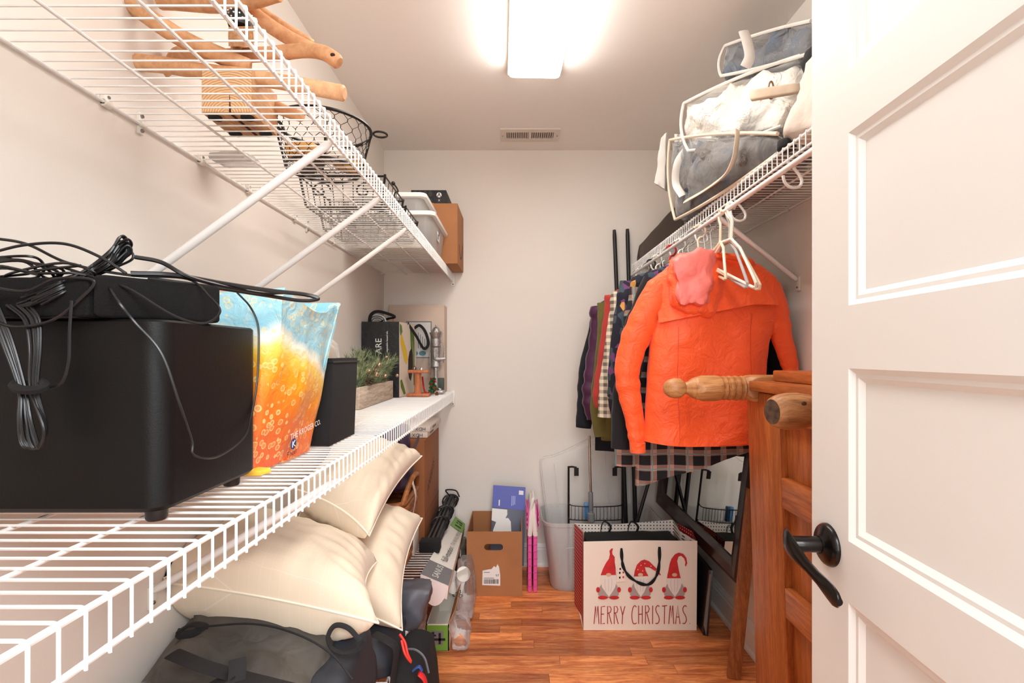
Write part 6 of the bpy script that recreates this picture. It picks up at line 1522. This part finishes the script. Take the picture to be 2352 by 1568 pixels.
MAT['grey_duvet'] = patchy('grey_duvet', [(.32, lin(78, 80, 84)), (.48, lin(112, 114, 118)), (.6, lin(96, 108, 124)), (.72, lin(140, 140, 142))], 6)
MAT['white_quilt'] = patchy('white_quilt', [(.3, lin(240, 226, 206)), (.55, lin(248, 244, 238)), (.75, lin(242, 234, 220))], 6)
MAT['blue_cloth'] = pm('blue_cloth', (74, 96, 122), .8, var=.2, bmp=.4, bscale=30)
MAT['binding'] = pm('vinyl_binding', (226, 220, 212), .5, var=.06, vscale=20)
MAT['tan_binding'] = pm('tan_zip_tape', (226, 206, 182), .6, var=.12, vscale=20)
def q8(fr_, back, dz=0):
    """front quad (bl, br, tr, tl) and a depth vector"""
    bl, br_, tr, tl = [Vector(p) for p in fr_]; bk = Vector(back)
    return [bl, br_, br_+bk, bl+bk, tl, tr, tr+bk, tl+bk]
def clampx(mb, x=.972):
    for p in mb.v: p.x = min(p.x, x)
    return mb
def bed_bag(label, front, back, mat, seed, piping='binding', rnd=.3, amp=.03, lines=()):
    c8 = q8(front, back)
    r = thing('bedding_bag', label, 'bedding bag', (c8[0]+c8[1]+c8[2]+c8[3])/4, 'bedding bags on right shelf')
    cen = sum(c8, Vector((0,0,0)))/8
    inn = [cen + (p-cen)*.95 for p in c8]
    obj('bedding', clampx(MB().softbox(inn, 22, rnd*.9, amp*1.5, 11, seed, .12)), MAT[mat], r, ang=85)
    obj('clear_cover', clampx(MB().softbox(c8, 18, rnd*.75, amp*.45, 16, seed+3, .12)), MAT['bag_film'], r, ang=70)
    eye = Vector((0, 0, CZ))
    for pts, w in lines: obj('zip_band', clampx(MB().tube(bez([eye + (p-eye)*.955 for p in pts], 6), w, 8, False, .3, (0, -1, .2))), MAT[piping], r)
    bl, br_, tr, tl = [Vector(p) for p in front]; fc = (bl+br_+tr+tl)/4
    def edge(a, b_): return [fc + (a.lerp(b_, i/12)-fc)*(.93+.11*math.sin(math.pi*i/12)) for i in range(13)]
    for a, b_ in ((tl, tr), (bl, tl), (bl, br_)): obj('piping', clampx(MB().tube(edge(a, b_), .0055, 7)), MAT[piping], r)
    return r
# QUEEN bag on the deck
qb = bed_bag('clear zipped bedding bag with QUEEN tag at shelf edge', (P(1545, 512, 2.02), P(1800, 350, 1.30), P(1800, 300, 1.30), P(1532, 318, 2.02)), V(.20, .20, 0), 'mixed_bedding', 3, 'tan_binding', .28, .03,
    [([P(1575, 462, 1.94), P(1620, 436, 1.80), P(1665, 402, 1.62), P(1684, 370, 1.56), P(1692, 330, 1.54), P(1694, 300, 1.54)], .014)])
qt = Plane2(P(1549, 335, 1.985), (0, 0, 1), (-1, .0, 0))
mb = MB(); qt.poly(mb, [(0, 0), (.047, 0), (.047, -.028), (0, -.028)], .001); tgq = obj('size_tag', mb, MAT['white_print'], qb, smooth=False)
obj('lettering', text_mb('QUEEN', .0135, qt.p(.003, -.019, .0022), qt.ux, qt.uy), MAT['dark_print'], tgq, smooth=False)
obj('carry_strap', MB().tube(bez([P(1575, 345, 1.90), P(1556, 375, 1.90), P(1552, 420, 1.92), P(1568, 450, 1.90)], 6), .014, 8, False, .2, (0, -1, 0)), MAT['binding'], qb)
obj('end_flap', MB().softbox(q8((P(1502, 420, 2.06), P(1528, 440, 2.06), P(1530, 300, 2.06), P(1518, 312, 2.06)), V(.02, .03, 0)), 8, .2, .01, 20, 4), MAT['binding'], qb, ang=70)
# white quilt
wq = bed_bag('fat white quilt in clear bag, on top of QUEEN bag', (P(1574, 352, 1.86), P(1805, 292, 1.44), P(1852, 116, 1.44), P(1563, 236, 1.86)), V(.16, .18, .01), 'white_quilt', 5, 'binding', .30, .035,
    [])
obj('belt_loop', MB().tube([P(1771+6*math.cos(t), 207+20*math.sin(t), 1.405) for t in [2*math.pi*k/16 for k in range(16)]], .0028, 6, True), pm('loop_brown', (150, 112, 82), .4), wq)
obj('belt', MB().softbox(q8((P(1720, 230, 1.42), P(1840, 210, 1.36), P(1840, 188, 1.36), P(1718, 206, 1.42)), V(.01, .012, 0)), 6, .2), MAT['tan_binding'], wq, ang=80)
# grey duvet on top
gd_ = bed_bag('grey duvet in clear zipped bag, topmost on right shelf', (P(1650, 178, 1.78), P(1872, 122, 1.40), P(1872, 42, 1.40), P(1660, 104, 1.78)), V(.14, .12, 0), 'grey_duvet', 9, 'binding', .26, .025,
    [([P(1708, 72, 1.655), P(1717, 100, 1.64), P(1722, 130, 1.63), P(1712, 154, 1.64)], .017)])
# beige cloth and black cap in front
cl = thing('beige_cloth', 'pale beige cloth slumped on right shelf beside the door', 'cloth', P(1830, 300, 1.2))
obj('body', clampx(MB().softbox(q8((P(1786, 318, 1.26), P(1905, 300, 1.12), P(1905, 96, 1.14), P(1852, 110, 1.22)), V(.10, .08, 0)), 12, .35, .022, 11, 6)), pm('beige_linen', (222, 206, 194), .85, var=.06, bmp=.4, bscale=14, bdist=.02), cl, ang=85)
bc_ = thing('black_garment', 'black folded garment tucked behind the beige cloth', 'garment', P(1840, 170, 1.3))
obj('body', clampx(MB().softbox(q8((P(1836, 172, 1.31), P(1880, 170, 1.25), P(1880, 90, 1.25), P(1842, 118, 1.31)), V(.06, .05, 0)), 10, .5, .012, 14, 4)), blk, bc_, ang=85)
bs_ = thing('black_strap_roll', 'small black rolled strap on wire deck below beige cloth', 'strap', P(1800, 340, 1.27))
obj('roll', MB().softbox(q8((P(1778, 346, 1.28), P(1812, 330, 1.24), P(1810, 310, 1.24), P(1788, 318, 1.28)), V(.05, .04, 0)), 8, .5, .006, 18, 4), blk, bs_, ang=85)
# dark fabric panel standing at the far end of the shelf
obj('garment_cover', clampx(MB().softbox([(.70, 2.84, ZR+.002), (.965, 2.84, ZR+.002), (.965, 2.90, ZR+.002), (.70, 2.90, ZR+.002), (.705, 2.845, ZR+.10), (.965, 2.845, ZR+.38), (.965, 2.90, ZR+.38), (.705, 2.90, ZR+.10)], 12, .10, .010, 9, 3)), pm('taupe_cover', (84, 72, 64), .7, var=.12, vscale=5, bmp=.3, bscale=14), label='dark taupe folded garment cover at shelf end by back wall', cat='cover', ang=85)
